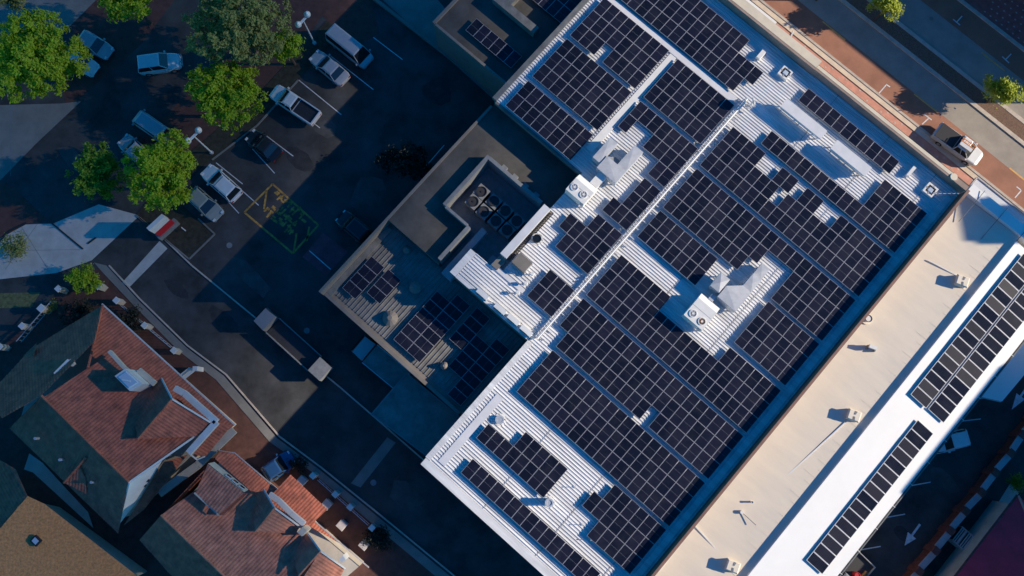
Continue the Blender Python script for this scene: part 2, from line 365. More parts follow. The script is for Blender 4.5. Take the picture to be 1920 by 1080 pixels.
for a, c in (((560, 150), (640, 215)), ((620, 105), (700, 168)), ((700, 70), (755, 112)), ((440, 345), (485, 385))): mark('bay_line', [(a, c)], .09, M['whitepaint'])
for p_, q_ in (((-60, 230), (110, 230)), ((-60, 290), (45, 290)), ((20, 197), (20, 330)), ((70, 197), (70, 265)), ((40, 425), (90, 505)), ((10, 470), (150, 468)), ((70, 420), (10, 505))): mark('slab_joint', [(p_, q_)], .035, M['fade'], z=.026)
# ------------------------------------------------------------------ the big building with the solar roof
ZR = 8.0
M['parapet'] = mat('brown_render', (.34, .25, .205), .8, .15, .8)
def ribs(b, u0, u1, v0, v1, z, along='u', pitch=.29, h=.06, mi=0):
    """ribbed sheet metal: pans with raised trapezoid ribs"""
    n = max(1, int(round(((v1 - v0) if along == 'u' else (u1 - u0)) / pitch)))
    a0, a1 = (v0, v1) if along == 'u' else (u0, u1); c0, c1 = (u0, u1) if along == 'u' else (v0, v1)
    st = (a1 - a0) / n; prof = []
    for k in range(n):
        s = a0 + k * st; prof += [(s, 0), (s + st - .11, 0), (s + st - .085, h), (s + st - .030, h)]
    prof.append((a1, 0))
    i = len(b.v)
    for a, hh in prof:
        for c in (c0, c1): b.v.append(tuple(W(c, a, z + hh) if along == 'u' else W(a, c, z + hh)))
    for k in range(len(prof) - 1): b.f.append((i + 2 * k, i + 2 * k + 1, i + 2 * k + 3, i + 2 * k + 2)); b.m.append(mi)
bld = thing('solar_roofed_building', 'big building under a white ribbed roof covered with rows of solar panels', 'building', W(3, 18, 0), TH)
b = MB()      # walls: outer volume under each roof level, open on top
def walls(b, u0, u1, v0, v1, z0, z1): b.wbox(u0, u1, v0, v1, z0, z1 - .03)
walls(b, -3.2, 18.3, -7.7, 43.7, 0, ZR); b.build('wall', M['concrete_wall'], bld)
b = MB(); walls(b, -12.85, -3.23, 7.05, 9.95, 0, ZR - .01); walls(b, -9.7, -3.23, 9.97, 44.1, 0, ZR - .01); walls(b, -20.9, -9.73, 22.3, 44.1, 0, ZR - .01); walls(b, -9.88, -9.73, 17.6, 22.27, 0, ZR - .01)
b.build('wall', M['concrete_wall'], bld)
b = MB(); walls(b, -21.0, -3.25, -2.2, 7.02, 0, 5.0); b.build('wall', M['concrete_wall'], bld)
b = MB(); walls(b, -20.9, -17.6, 7.05, 22.27, 0, 6.5); walls(b, -17.57, -14.6, 7.05, 11.6, 0, 6.5); walls(b, -17.57, -9.9, 17.65, 22.27, 0, 6.5)
b.build('wall', M['concrete_wall'], bld)
b = MB()
ribs(b, -3.2, 18.2, -7.0, 44.9, ZR); b.build('roof_sheeting', M['sheet'], bld)
b = MB(); ribs(b, -12.2, -3.2, 7.3, 9.95, ZR); ribs(b, -9.3, -3.2, 9.95, 17.6, ZR); ribs(b, -9.85, -3.2, 17.6, 22.3, ZR); ribs(b, -20.6, -3.2, 22.3, 45.2, ZR - .002)
b.build('roof_sheeting', M['sheet'], bld)
b = MB(); ribs(b, -20.3, -3.6, -1.6, 6.9, 5.0, 'v', .42); b.build('roof_sheeting', M['sheet_dim'], bld)
b = MB(); b.face([W(-20.9, 7.0, 6.5), W(-14.6, 7.0, 6.5), W(-14.6, 11.6, 6.5), W(-17.6, 11.6, 6.5), W(-17.6, 17.65, 6.5), W(-9.9, 17.65, 6.5), W(-9.9, 22.3, 6.5), W(-20.9, 22.3, 6.5)])
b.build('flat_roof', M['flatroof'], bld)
b = MB(); b.face([W(-17.6, 7.05, 4.6), W(-10, 7.05, 4.6), W(-10, 17.65, 4.6), W(-17.6, 17.65, 4.6)]); b.build('plant_deck', M['fade'], bld)
# parapets, cappings and gutters, each its own piece
def piece(name, u0, u1, v0, v1, z0, z1, m): b = MB(); b.wbox(u0, u1, v0, v1, z0, z1); return b.build(name, M[m], bld)
piece('parapet', 18.25, 18.42, -9.5, 44.4, ZR - .5, ZR + 1.5, 'brownwall'); piece('parapet_coping', 18.22, 18.47, -9.5, 44.4, ZR + 1.503, ZR + 1.56, 'pinkcap')
vL, vR = uv(1449, 83, ZR)[1], uv(1590, 194, ZR)[1]; uS = uv(1522, 137, ZR)[0]
vLo, vRo = uv(1474, 62, ZR + 1.15)[1], uv(1607, 181, ZR + 1.05)[1]
piece('parapet', -26, uS - .02, vL, vLo - .03, ZR - .5, ZR + 1.15, 'parapet'); piece('parapet_coping', -26, uS, vL + .22, vLo, ZR + 1.153, ZR + 1.23, 'cream'); piece('parapet_trim', -26, uS, vL - .03, vL + .21, ZR + 1.153, ZR + 1.21, 'parapet')
piece('parapet', uS + .02, 18.24, vR, vRo - .03, ZR - .5, ZR + 1.05, 'parapet'); piece('parapet_coping', uS + .02, 16.4, vR + .2, vRo, ZR + 1.053, ZR + 1.13, 'cream'); piece('parapet_trim', uS + .02, 18.18, vR - .03, vR + .19, ZR + 1.053, ZR + 1.11, 'parapet')
piece('parapet_step', uS - .5, uS + .5, vR - .05, vL + .15, ZR, ZR + 1.1, 'parapet')
piece('edge_flashing', -3.2, 18.2, -7.75, -7.02, ZR - .25, ZR + .06, 'sheet')
piece('edge_flashing', -3.3, -2.75, -6.98, 7.0, ZR - .25, ZR + .055, 'sheet')
piece('edge_flashing', -12.9, -12.22, 7.0, 9.9, ZR - .25, ZR + .05, 'sheet'); piece('edge_flashing', -12.2, -3.3, 6.98, 7.28, ZR - .25, ZR + .052, 'cap')
piece('edge_flashing', -21.1, -20.6, 22.25, 44.0, ZR - .25, ZR + .25, 'sheet_dim'); piece('edge_flashing', -20.6, -9.9, 22.05, 22.3, ZR - .3, ZR + .05, 'sheet_dim')
piece('plant_parapet', -10.45, -9.72, 11.3, 17.5, 4.6, ZR + .85, 'cap'); piece('plant_parapet', -10.43, -9.7, 10.0, 11.28, 4.6, ZR + .3, 'concrete_wall')
b = MB()
for k in range(26): v = 11.5 + k * .23; b.wbox(-9.66, -9.45, v, v + .1, ZR + .02, ZR + .22)
b.build('closure_strip', M['dark'], bld)
for (u0, u1, v0, v1) in ((-17.9, -17.55, 11.5, 17.9), (-17.55, -10.95, 17.6, 17.95), (-14.75, -14.4, 7.3, 11.5), (-17.5, -14.78, 11.35, 11.62)): piece('plant_screen', u0, u1, v0, v1, 4.6, 7.35, 'fade')
for k in range(4):
    u = -16.2 + k * 1.35; piece('vent_hood', u, u + .55, 17.97, 18.3, 6.5, 6.95, 'fade')
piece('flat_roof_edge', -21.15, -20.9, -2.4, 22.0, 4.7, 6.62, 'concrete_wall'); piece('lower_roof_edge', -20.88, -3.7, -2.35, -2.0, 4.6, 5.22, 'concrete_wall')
piece('lower_roof_edge', -20.88, -20.3, -1.98, 6.6, 4.6, 5.2, 'sheet_dim'); piece('ridge_capping', -21, -3.55, 37.02, 37.75, ZR + .06, ZR + .17, 'cap')
piece('box_gutter', -11.2, -10.45, 24.4, 37.0, ZR + .05, ZR + .14, 'acwhite')
b = MB()
for k in range(44): v = 24.5 + k * .283; b.wbox(-11.42, -11.22, v, v + .15, ZR + .03, ZR + .1)
b.build('closure_strip', M['cap'], bld)
piece('valley_gutter', 17.35, 17.95, -7.0, 43.5, ZR + .05, ZR + .09, 'sheet'); piece('valley_cap', -10.5, -3.35, 9.9, 10.35, ZR + .05, ZR + .1, 'cap')
for k, u in enumerate((3.6, 9.8, 15.4)):
    b = MB(); b.wbox(u, u + .05, -6.9, 44.5, ZR + .045, ZR + .066); b.build('sheet_lap', M['grey'], bld)
piece('rib_closure', -2.2, -1.45, -6.5, 1.5, ZR + .045, ZR + .075, 'cap')
b = MB(); b.wbox(-20, uv(1452, 47, 4.0)[0], vLo + .15, uv(1452, 38, 4.0)[1], 3.9, 4.02); b.build('awning', M['whiteroof'], bld)
b = MB(); b.cyl(W(16.6, (vR + vRo) / 2), ZR + 1.053, ZR + 1.2, .34, 14); b.build('parapet_end', M['cream'], bld)
piece('sign_bracket', 18.5, 18.6, 39.6, 41.9, ZR + .3, ZR + 1.2, 'pinkcap')

# ------------------------------------------------------------------ solar arrays (each array a thing, each panel a part)
def panel_mesh(pu, pv, cells, seam=True, name='solar_panel'):
    g_ = .012; a, c = pu - 2 * g_, pv - 2 * g_; fr = .018 if seam else .04; t = .04; b = MB()
    x0, x1, y0, y1 = -a / 2, a / 2, -c / 2, c / 2
    b.face([(x0, y0, t), (x1, y0, t), (x1 - fr, y0 + fr, t), (x0 + fr, y0 + fr, t)]); b.face([(x1, y0, t), (x1, y1, t), (x1 - fr, y1 - fr, t), (x1 - fr, y0 + fr, t)])
    b.face([(x1, y1, t), (x0, y1, t), (x0 + fr, y1 - fr, t), (x1 - fr, y1 - fr, t)]); b.face([(x0, y1, t), (x0, y0, t), (x0 + fr, y0 + fr, t), (x0 + fr, y1 - fr, t)])
    for p, q in (((x0, y0), (x1, y0)), ((x1, y0), (x1, y1)), ((x1, y1), (x0, y1)), ((x0, y1), (x0, y0))): b.face([(*p, 0), (*q, 0), (*q, t), (*p, t)])
    b.face([(x0, y0, 0), (x0, y1, 0), (x1, y1, 0), (x1, y0, 0)], 1)
    z = t - .004
    if seam:
        if pv >= pu: rects = [((x0 + fr, y0 + fr, x1 - fr, -.008), 1), ((x0 + fr, -.008, x1 - fr, .008), 2), ((x0 + fr, .008, x1 - fr, y1 - fr), 1)]
        else: rects = [((x0 + fr, y0 + fr, -.008, y1 - fr), 1), ((-.008, y0 + fr, .008, y1 - fr), 2), ((.008, y0 + fr, x1 - fr, y1 - fr), 1)]
    else: rects = [((x0 + fr, y0 + fr, x1 - fr, y1 - fr), 1)]
    for (p, q, r_, s), mi in rects: b.face([(p, q, z), (r_, q, z), (r_, s, z), (p, s, z)], mi)
    me = bpy.data.meshes.new(name); me.from_pydata(b.v, [], b.f)
    for m in (M['frame' if seam else 'cap'], M[cells], M['seam']): me.materials.append(m)
    me.polygons.foreach_set('material_index', b.m); me.update(); return me
def array(label, cells, pu=1.0, pv=1.68, z=ZR, lift=.36, cm='cell', seam=True, tilt=0.0, group='solar arrays on the roofs'):
    """cells = list of (u, v) lower corners of the panels"""
    u0 = min(c[0] for c in cells); v0 = min(c[1] for c in cells)
    r = thing('solar_array', label, 'solar array', W(u0, v0, z), TH, group)
    if tilt: r.rotation_euler = (0, tilt, TH)
    me = panel_mesh(pu, pv, cm, seam)
    for (u, v) in cells:
        o = bpy.data.objects.new('solar_panel', me); COL.objects.link(o); o.parent = r
        o.location = (u - u0 + pu / 2, v - v0 + pv / 2, lift + random.uniform(-.006, .006)); o.rotation_euler = (random.uniform(-.006, .006), random.uniform(-.006, .006), 0)
    b = MB(); rows = {}
    for (u, v) in cells: rows.setdefault(round(v, 2), []).append(u)
    for v, us in rows.items():
        us.sort(); st = us[0]; pr = us[0]
        for u in us[1:] + [1e9]:
            if u - pr > pu * 1.3:
                for k in (.25, .75): b.box(st - u0 + .05, pr - u0 + pu - .05, v - v0 + pv * k - .02, v - v0 + pv * k + .02, lift - .065, lift - .012)
                n = max(2, int((pr - st) / 2.0) + 1)
                for i in range(n):
                    x = st - u0 + .15 + (pr + pu - .3 - st) * i / max(1, n - 1)
                    for k in (.25, .75): b.box(x - .02, x + .02, v - v0 + pv * k - .02, v - v0 + pv * k + .02, .0, lift - .06)
                st = u
            pr = u
    b.build('mounting_rail', M['steel'], r, local=True)
    return r
def grid(u0, u1, v0, rows, pu=1.0, pv=1.68, skip=()):
    n = int(round((u1 - u0) / pu)); return [(u0 + i * pu, v0 + j * pv) for j in range(rows) for i in range(n) if (i, j) not in skip]
random.seed(5)
array('wide solar array of three full rows, nearest the pipe with a long shadow', grid(-1, 17, 2.75, 3))
array('stepped solar array in the lowest corner beside the brown parapet', grid(11, 17, .71, 1) + grid(10, 17, -.97, 1) + grid(12, 17, -2.65, 1))
array('small two-row solar array with a stepped upper edge below the round white roof vent', grid(-1, 7, -2.73, 1) + grid(2, 7, -1.05, 1))
array('single long row of solar panels along the lowest roof edge', grid(0, 15, -5.93, 1, 1.0, 1.65), pv=1.65)
array('three-row solar array with one missing panel at its lower edge', grid(-1, 9, 8.22, 1) + grid(10, 17, 8.22, 1) + grid(-2, 17, 9.9, 2))
array('solar array of three rows partly shaded by the rooftop unit with the rusty fan', grid(-2, 4, 17.0, 1) + grid(-2, 17, 13.64, 1) + grid(-2, 6, 15.32, 1) + grid(6, 17, 15.32, 1) + grid(11, 17, 17.0, 1))
array('two-row solar array left of the rooftop unit with the rusty fan', grid(-2, 5, 20.95, 2))
array('three-row solar array right of the rusty-fanned unit, next to the parapet', grid(11, 17, 19.25, 3, 1.0, 1.69), pv=1.69)
array('long solar array notched around the tall metal duct', grid(-2, 7, 24.67, 1) + grid(11, 17, 24.67, 1) + grid(-2, 8, 26.35, 1) + grid(11, 17, 26.35, 1) + grid(-2, 17, 28.03, 1))
array('long solar array with several bright gaps in its upper rows', grid(-2, 17, 30.13, 1) + grid(-2, 5, 31.81, 1) + grid(6, 17, 31.81, 1) + grid(-2, 2, 33.49, 1) + grid(4, 6, 33.49, 1) + grid(7, 9, 33.49, 1) + grid(11, 17, 33.49, 1))
array('L-shaped solar array near the square skylight at the street corner', grid(1, 17, 35.6, 1) + grid(12, 17, 37.28, 2))
array('single shaded row of solar panels behind the white roof covers', grid(1, 12, 41.3, 1, 1.0, 1.62), pv=1.62)
array('small six-panel solar array beside the three white roof lamps', grid(-6.05, -3.05, 9.97, 2, 1.0, 1.65), pv=1.65)
array('stepped solar array right of the dark round roof vent', grid(-7.13, -3.1, 15.2, 1) + grid(-8.13, -3.1, 16.87, 1) + grid(-6.13, -3.1, 18.54, 1), pv=1.67)
array('stepped solar array between the twin-fan unit and the cable tray', grid(-6.1, -3.08, 20.72, 1) + grid(-5.1, -3.08, 22.4, 2))
array('stepped solar array wrapped around the ducts of the twin-fan unit', grid(-10.25, -3.1, 29.6, 1, 1.02) + grid(-10.25, -9.2, 27.92, 1, 1.02) + grid(-7.19, -3.1, 27.92, 1, 1.02) + grid(-5.15, -3.1, 26.24, 1, 1.02), pu=1.02)
array('three-row solar array crossed by the oval shadow below the ridge capping', grid(-10.28, -3.24, 31.75, 3, 1.006, 1.717), pu=1.006, pv=1.717)
array('topmost solar array, above the white ridge capping', [(-19.6 + 1.025 * i, 37.88 + 1.7 * j) for j, n in ((0, 15), (1, 16), (2, 13)) for i in range(n)], pu=1.025, pv=1.7)
array('solar array with one missing panel left of the white box gutter', grid(-19.62, -11.42, 31.83, 3, 1.025, 1.73, skip=((3, 0),)), pu=1.025, pv=1.73)
array('three-row solar array between two blue gaps on the dim upper left roof', grid(-19.62, -11.42, 26.3, 3, 1.025, 1.7), pu=1.025, pv=1.7)
array('two-row solar array on the dim upper left roof, half under the unit shadow', grid(-19.62, -11.42, 22.4, 2, 1.025, 1.67), pu=1.025, pv=1.67)
LG = 'solar arrays on the roofs'
array('narrow solar array nearest the west corner of the shaded lower roof', grid(-20.0, -18.3, -.7, 4, 1.7, 1.03), 1.7, 1.03, z=5.0, group=LG)
array('short solar array second from the west corner of the shaded lower roof', grid(-17.95, -16.25, .5, 3, 1.7, 1.02), 1.7, 1.02, z=5.0, group=LG)
array('double-column solar array in the middle of the shaded lower roof', grid(-13.02, -11.34, -1.12, 6, 1.68, 1.03) + grid(-11.34, -9.66, -1.12, 7, 1.68, 1.03), 1.68, 1.03, z=5.0, group=LG)
array('stepped solar array in the shaded inner corner of the lower roof', grid(-9.1, -7.42, 2.4, 4, 1.68, 1.0) + grid(-7.42, -5.74, .4, 4, 1.68, 1.0) + grid(-5.74, -4.06, -1.6, 7, 1.68, 1.0), 1.68, 1.0, z=5.0, group=LG)
# ------------------------------------------------------------------ things standing on the big roof
def crease_box(b, u0, u1, v0, v1, z0, z1, mi=0, k=.05):
    """sheet metal box whose top is cross-broken to a shallow pyramid"""
    q = [(u0, v0), (u1, v0), (u1, v1), (u0, v1)]; B_ = [W(a, c, z0) for a, c in q]; T = [W(a, c, z1) for a, c in q]; C_ = W((u0 + u1) / 2, (v0 + v1) / 2, z1 + k)
    for i in range(4): j = (i + 1) % 4; b.face([B_[i], B_[j], T[j], T[i]], mi); b.face([T[i], T[j], C_], mi)
    b.face(B_[::-1], mi)
def legs(b, pts, z0, z1, w=.05):
    for u, v in pts: b.wbox(u - w, u + w, v - w, v + w, z0, z1)
def fan(parent, c, z, r, mring, name='fan'):
    b = MB(); b.ring(c, z, r, r * .82, .07, 24, 0); b.cyl(c, z + .005, z + .02, r * .82, 24, mi=1); b.cyl(c, z + .02, z + .07, r * .3, 14, mi=0)
    for k in range(6):
        a = k * math.pi / 3; d = Vector((math.cos(a), math.sin(a), 0)); n = Vector((-d.y, d.x, 0)) * r * .13
        p = Vector((c[0], c[1], z + .03)); b.face([p + d * r * .28 - n, p + d * r * .8 - n * 1.4, p + d * r * .8 + n * 1.4 + Vector((0, 0, .03)), p + d * r * .28 + n + Vector((0, 0, .02))], 2)
    return b.build(name, [M['acwhite'], M['rust' if mring == 'rust' else 'steel'], M['rust' if mring == 'rust' else 'grey']], parent)
def rooftop_unit(label, u0, u1, v0, v1, vh, fans, zt=9.6):
    t = thing('rooftop_unit', label, 'air conditioner', W((u0 + u1) / 2, (v0 + v1) / 2, ZR), TH, 'rooftop air conditioning units')
    b = MB(); b.wbox(u0, u1, v0, v1, 8.28, zt); b.build('casing', M['acwhite'], t)
    b = MB(); b.hexa([W(u0, v1 + .003, 8.28), W(u1, v1 + .003, 8.28), W(u1, vh, 8.28), W(u0, vh, 8.28)], [W(u0, v1 + .003, zt - .02), W(u1, v1 + .003, zt - .02), W(u1, vh, zt - .45), W(u0, vh, zt - .45)]); b.build('intake_hood', M['acwhite'], t)
    b = MB(); b.wbox(u0 - .01, u1 + .01, v0 + (v1 - v0) * .62, v0 + (v1 - v0) * .62 + .03, 8.9, zt + .012); b.build('panel_seam', M['grey'], t)
    b = MB(); legs(b, [(u0 + .1, v0 + .1), (u1 - .1, v0 + .1), (u1 - .1, vh - .1), (u0 + .1, vh - .1)], ZR, 8.285); b.build('foot', M['steel'], t)
    b = MB(); b.wbox(u1 - .4, u1 - .1, v0 - .03, v0 - .003, 8.6, 9.2); b.build('service_panel', M['grey'], t)
    for c, mr in fans: fan(t, at(*c, zt), zt + .002, .36, mr)
    return t
rooftop_unit('white rooftop unit with one rusty fan near the middle of the roof', 5.85, 8.0, 17.9, 20.0, 20.6, [((1299.4, 588), 'acwhite'), ((1316, 602.8), 'rust')])
rooftop_unit('white rooftop unit with two pale fans beside the shaded plant deck', -9.8, -7.6, 19.7, 21.15, 21.75, [((1077, 351), 'acwhite'), ((1094, 365), 'acwhite')])
t = thing('air_duct', 'tall galvanised duct widening towards the rusty-fanned rooftop unit', 'duct', W(8.4, 22.2, ZR), TH, 'rooftop ducts')
b = MB(); crease_box(b, 7.1, 9.2, 21.25, 22.55, 8.45, 9.5); b.build('plenum', M['duct'], t)
b = MB(); b.hexa([W(7.1, 22.553, 8.45), W(9.2, 22.553, 8.45), W(9.2, 23.6, 8.5), W(8.2, 23.6, 8.5)], [W(7.1, 22.553, 9.49), W(9.2, 22.553, 9.49), W(9.2, 23.6, 9.35), W(8.2, 23.6, 9.35)]); b.build('taper', M['duct'], t)
b = MB(); crease_box(b, 8.22, 9.19, 23.603, 25.1, 8.5, 9.34); b.build('duct_section', M['duct'], t)
b = MB(); crease_box(b, 8.28, 9.17, 25.103, 26.5, 8.4, 9.0, k=.03); b.build('duct_section', M['duct'], t)
b = MB(); legs(b, [(7.3, 21.4), (9, 21.4), (8.4, 24.2), (9, 24.2), (8.4, 26.2), (9, 26.2)], ZR, 8.52); b.build('leg', M['steel'], t)
b = MB(); b.wbox(6.6, 7.1, 20.6, 21.2, 8.6, 9.2); b.build('connector', M['duct'], t)
t = thing('exhaust_hood', 'square galvanised hood left of the widening duct', 'hood', W(6.5, 22.3, ZR), TH)
b = MB(); crease_box(b, 5.95, 6.98, 21.6, 23.2, 8.5, 9.5, k=.12); b.build('hood', M['duct'], t)
b = MB(); legs(b, [(6.1, 21.7), (6.85, 21.7), (6.1, 23.1), (6.85, 23.1)], ZR, 8.52); b.build('leg', M['steel'], t)
t = thing('air_duct', 'forked galvanised duct beside the twin pale-fan rooftop unit', 'duct', W(-8, 24, ZR), TH, 'rooftop ducts')
b = MB(); crease_box(b, -9.0, -6.7, 23.2, 24.7, 8.45, 9.5); b.build('plenum', M['duct'], t)
b = MB(); crease_box(b, -7.75, -6.7, 24.703, 27.2, 8.45, 9.45); b.build('duct_section', M['duct'], t)
b = MB(); crease_box(b, -9.95, -9.05, 23.75, 26.3, 8.45, 9.4); b.build('duct_section', M['duct'], t)
b = MB(); b.hexa([W(-9.0, 24.71, 8.45), W(-7.76, 24.71, 8.45), W(-7.76, 25.3, 8.45), W(-8.4, 25.3, 8.45)], [W(-9.0, 24.71, 9.2), W(-7.76, 24.71, 9.2), W(-7.76, 25.3, 8.9), W(-8.4, 25.3, 8.9)]); b.build('elbow', M['fade'], t)
b = MB(); legs(b, [(-8.8, 23.4), (-6.9, 23.4), (-7.5, 26.9), (-6.9, 26.9), (-9.8, 26.1), (-9.2, 26.1), (-9.8, 23.9)], ZR, 8.47); b.build('leg', M['steel'], t)
b = MB(); b.wbox(-8.6, -7.75, 21.8, 23.18, 8.5, 9.1); b.build('connector', M['acwhite'], t)
for lab, u0, u1, v0, v1 in (('long white raised roof cover nearer the upper roof corner', .1, 4.95, 39.3, 40.35), ('long white raised roof cover nearer the road-end skylight', 6.2, 10.3, 39.2, 40.3)):
    t = thing('roof_cover', lab, 'roof cover', W((u0 + u1) / 2, v0, ZR), TH, 'white roof covers')
    b = MB(); b.wbox(u0, u1, v0, v1, 9.05, 9.22); b.build('cover', M['cap'], t)
    b = MB(); b.wbox(u0 + .1, u1 - .1, v0 + .15, v1 - .15, 8.5, 9.04); b.build('plenum_box', M['cap'], t)
    b = MB(); legs(b, [(u, v) for u in (u0 + .3, (u0 + u1) / 2, u1 - .3) for v in (v0 + .25, v1 - .25)], ZR, 8.52); b.build('leg', M['steel'], t)
for lab, px in (('square skylight with white frame near the top of the roof', (1473, 136)), ('square skylight with white frame at the street corner of the roof', (1745, 356))):
    c = uv(*px, 8.4); t = thing('skylight', lab, 'skylight', W(c[0], c[1], ZR), TH, 'square skylights')
    b = MB()
    for (a, d, e, f) in ((-.55, .55, -.55, -.38), (-.55, .55, .38, .55), (-.55, -.38, -.38, .38), (.38, .55, -.38, .38)): b.box(a, d, e, f, 0, .42)
    b.build('frame', M['acwhite'], t, local=True)
    b = MB(); b.hexa([(-.34, -.34, .2), (.34, -.34, .2), (.34, .34, .2), (-.34, .34, .2)], [(-.2, -.2, .44), (.2, -.2, .44), (.2, .2, .44), (-.2, .2, .44)]); b.build('dome', M['dome'], t, local=True)
    b = MB(); b.ring((0, 0), .2, .53, .47, .225, 4); b.box(-.378, .378, -.378, .378, .0, .18); b.build('gasket', M['black'], t, local=True)
# pipes, cowls and vents
def vent_pipe(label, px, z, r, h, m='acwhite', base=ZR, group='round roof vents', capm='steel'):
    c = at(*px, base + h); t = thing('roof_vent', label, 'vent', (c.x, c.y, base), 0, group)
    b = MB(); b.cyl((0, 0), 0, h * .93, r, 20); b.build('pipe', M[m], t, local=True)
    b = MB(); b.ring((0, 0), h * .9, r * 1.14, r * .72, h * .1, 24); b.cyl((0, 0), h * .9, h * .95, r * .73, 20); b.build('rim', M[capm], t, local=True)
    b = MB(); b.cyl((0, 0), 0, .06, r * 1.6, 20); b.build('flashing', M['sheet'], t, local=True)
vent_pipe('round white roof vent above the two stepped lower arrays', (937, 787), ZR, .36, .35)
vent_pipe('tall white pipe vent throwing a long shadow between the lower arrays', (1030, 943), ZR, .34, 1.1)
vent_pipe('dark round vent on the pale roof corner by the plant deck', (1007, 447), ZR, .36, .5, 'dark', capm='glass')
def cowl(label, px, L_, wd, h):
    c = at(*px, ZR + h); t = thing('roof_cowl', label, 'vent', (c.x, c.y, ZR), TH + math.pi / 2)
    b = MB(); b.hexa([(-L_ / 2, -wd / 2, .1), (L_ / 2, -wd / 2, .1), (L_ / 2, wd / 2, .1), (-L_ / 2, wd / 2, .1)], [(-L_ / 2, -wd * .4, h), (L_ * .4, -wd * .42, h), (L_ * .4, wd * .42, h), (-L_ / 2, wd * .4, h)]); b.build('hood', M['acwhite'], t, local=True)
    b = MB(); b.box(-L_ * .4, L_ * .3, -wd * .3, wd * .3, 0, .1); b.build('curb', M['steel'], t, local=True)
cowl('white box cowl above the top-edge skylight', (1428, 101), 1.05, .5, .55); cowl('slim white cowl on the blue-shaded street corner', (1710, 320), 1.25, .38, .5)
c = at(1411, 191, ZR + 1.2); t = thing('satellite_dish', 'white dish on a mast beside the end of the ridge capping', 'satellite dish', (c.x, c.y, ZR), 0)
b = MB(); n = 20; rings = []
ax = Vector((.93, .1, .34)).normalized(); e1 = Vector((-.55, .83, 0)).normalized(); e1 = (e1 - ax * e1.dot(ax)).normalized(); e2 = ax.cross(e1)
for k, (rr, dz) in enumerate(((.06, 0), (.3, .04), (.6, .16))): rings.append([Vector((0, 0, 1.2)) + (e1 * math.cos(2 * math.pi * i / n) + e2 * math.sin(2 * math.pi * i / n)) * rr + ax * dz for i in range(n)])
for a, d in zip(rings, rings[1:]):
    for i in range(n): j = (i + 1) % n; b.face([a[i], a[j], d[j], d[i]])
b.face(rings[0]); b.build('dish', M['acwhite'], t, local=True, smooth=True)
b = MB(); b.tube((0, 0, 0), (0, 0, 1.2), .04); b.box(-.25, .25, -.25, .25, 0, .06); b.build('mast', M['steel'], t, local=True)
b = MB(); b.tube(Vector((0, 0, .9)), Vector((.55, .05, 1.35)), .02); b.box(.5, .6, 0, .1, 1.3, 1.4); b.build('feed_arm', M['grey'], t, local=True)
for i, (px, lab) in enumerate((((998, 513), 'white roof lamp nearest the beige cabinet'), ((986, 531), 'middle one of three white roof lamps'), ((971, 548), 'white roof lamp nearest the roof edge by the small array'))):
    c = at(*px, 8.6); t = thing('roof_lamp', lab, 'lamp', (c.x, c.y, ZR), 0, 'white roof lamps')
    b = MB(); b.tube((0, 0, 0), (0, 0, .5), .05, 8); b.build('post', M['steel'], t, local=True)
    b = MB(); b.cyl((0, 0), .5, .72, .2, 10, .16); b.build('head', M['acwhite'], t, local=True)
    b = MB(); b.box(-.2, .2, -.16, .16, 0, .08); b.build('base', M['acwhite'], t, local=True)
for i, (px, lab) in enumerate((((905, 551), 'first split condenser from the shaded end of the roof edge row'), ((938, 579), 'second split condenser along the roof edge row'), ((963, 599), 'third split condenser along the roof edge row'), ((987, 620), 'split condenser nearest the inner roof corner'))):
    c = uv(*px, 8.75); t = thing('split_condenser', lab, 'air conditioner', W(c[0], c[1], ZR), TH, 'split condensers along the roof edge')
    b = MB(); b.box(-.62, .62, -.24, .24, .08, .78); b.build('casing', M['acwhite'], t, local=True)
    b = MB(); b.box(-.5, .3, -.262, -.243, .15, .7); b.build('grille', M['dark'], t, local=True)
    b = MB(); b.box(-.5, -.4, -.28, .28, 0, .08); b.box(.4, .5, -.28, .28, 0, .08); b.build('foot', M['rubber'], t, local=True)
    b = MB(); b.tube((.55, 0, .3), (1.1, .1, .06), .05); b.build('pipe', M['cap'], t, local=True)
for px, lab, sx, sy, h, zb, m in (((979, 492), 'beige metal cabinet beside the white plant parapet', .75, .6, .9, ZR, 'concrete_wall'), ((925, 494), 'grey box on the shaded plant deck near the roof edge', .6, .6, 1.0, 4.6, 'grey'), ((889, 452), 'long grey duct box on the shaded plant deck', .32, 1.5, 1.2, 4.6, 'grey'),
                       ((856, 497), 'grey box against the screen at the end of the plant deck', .6, 1.5, 1.5, 4.6, 'grey')):
    c = uv(*px, zb + h); t = thing('equipment_cabinet', lab, 'cabinet', W(c[0], c[1], zb), TH)
    b = MB(); b.box(-sx, sx, -sy, sy, .08, h); b.build('casing', M[m], t, local=True)
    b = MB(); b.box(-sx * 1.05, sx * 1.05, -sy * 1.05, sy * 1.05, 0, .078); b.build('plinth', M['steel'], t, local=True)
    b = MB(); b.box(sx + .002, sx + .02, -sy * .6, sy * .6, .2, h * .8); b.build('door', M['steel'], t, local=True)
labs = ['dark-fanned condenser at the upper end of the outer plant deck row', 'second dark-fanned condenser of the outer plant deck row', 'third dark-fanned condenser of the outer plant deck row', 'dark-fanned condenser at the lower end of the outer plant deck row',
        'dark-fanned condenser at the upper end of the inner plant deck row', 'second dark-fanned condenser of the inner plant deck row', 'third dark-fanned condenser of the inner plant deck row', 'dark-fanned condenser at the lower end of the inner plant deck row']
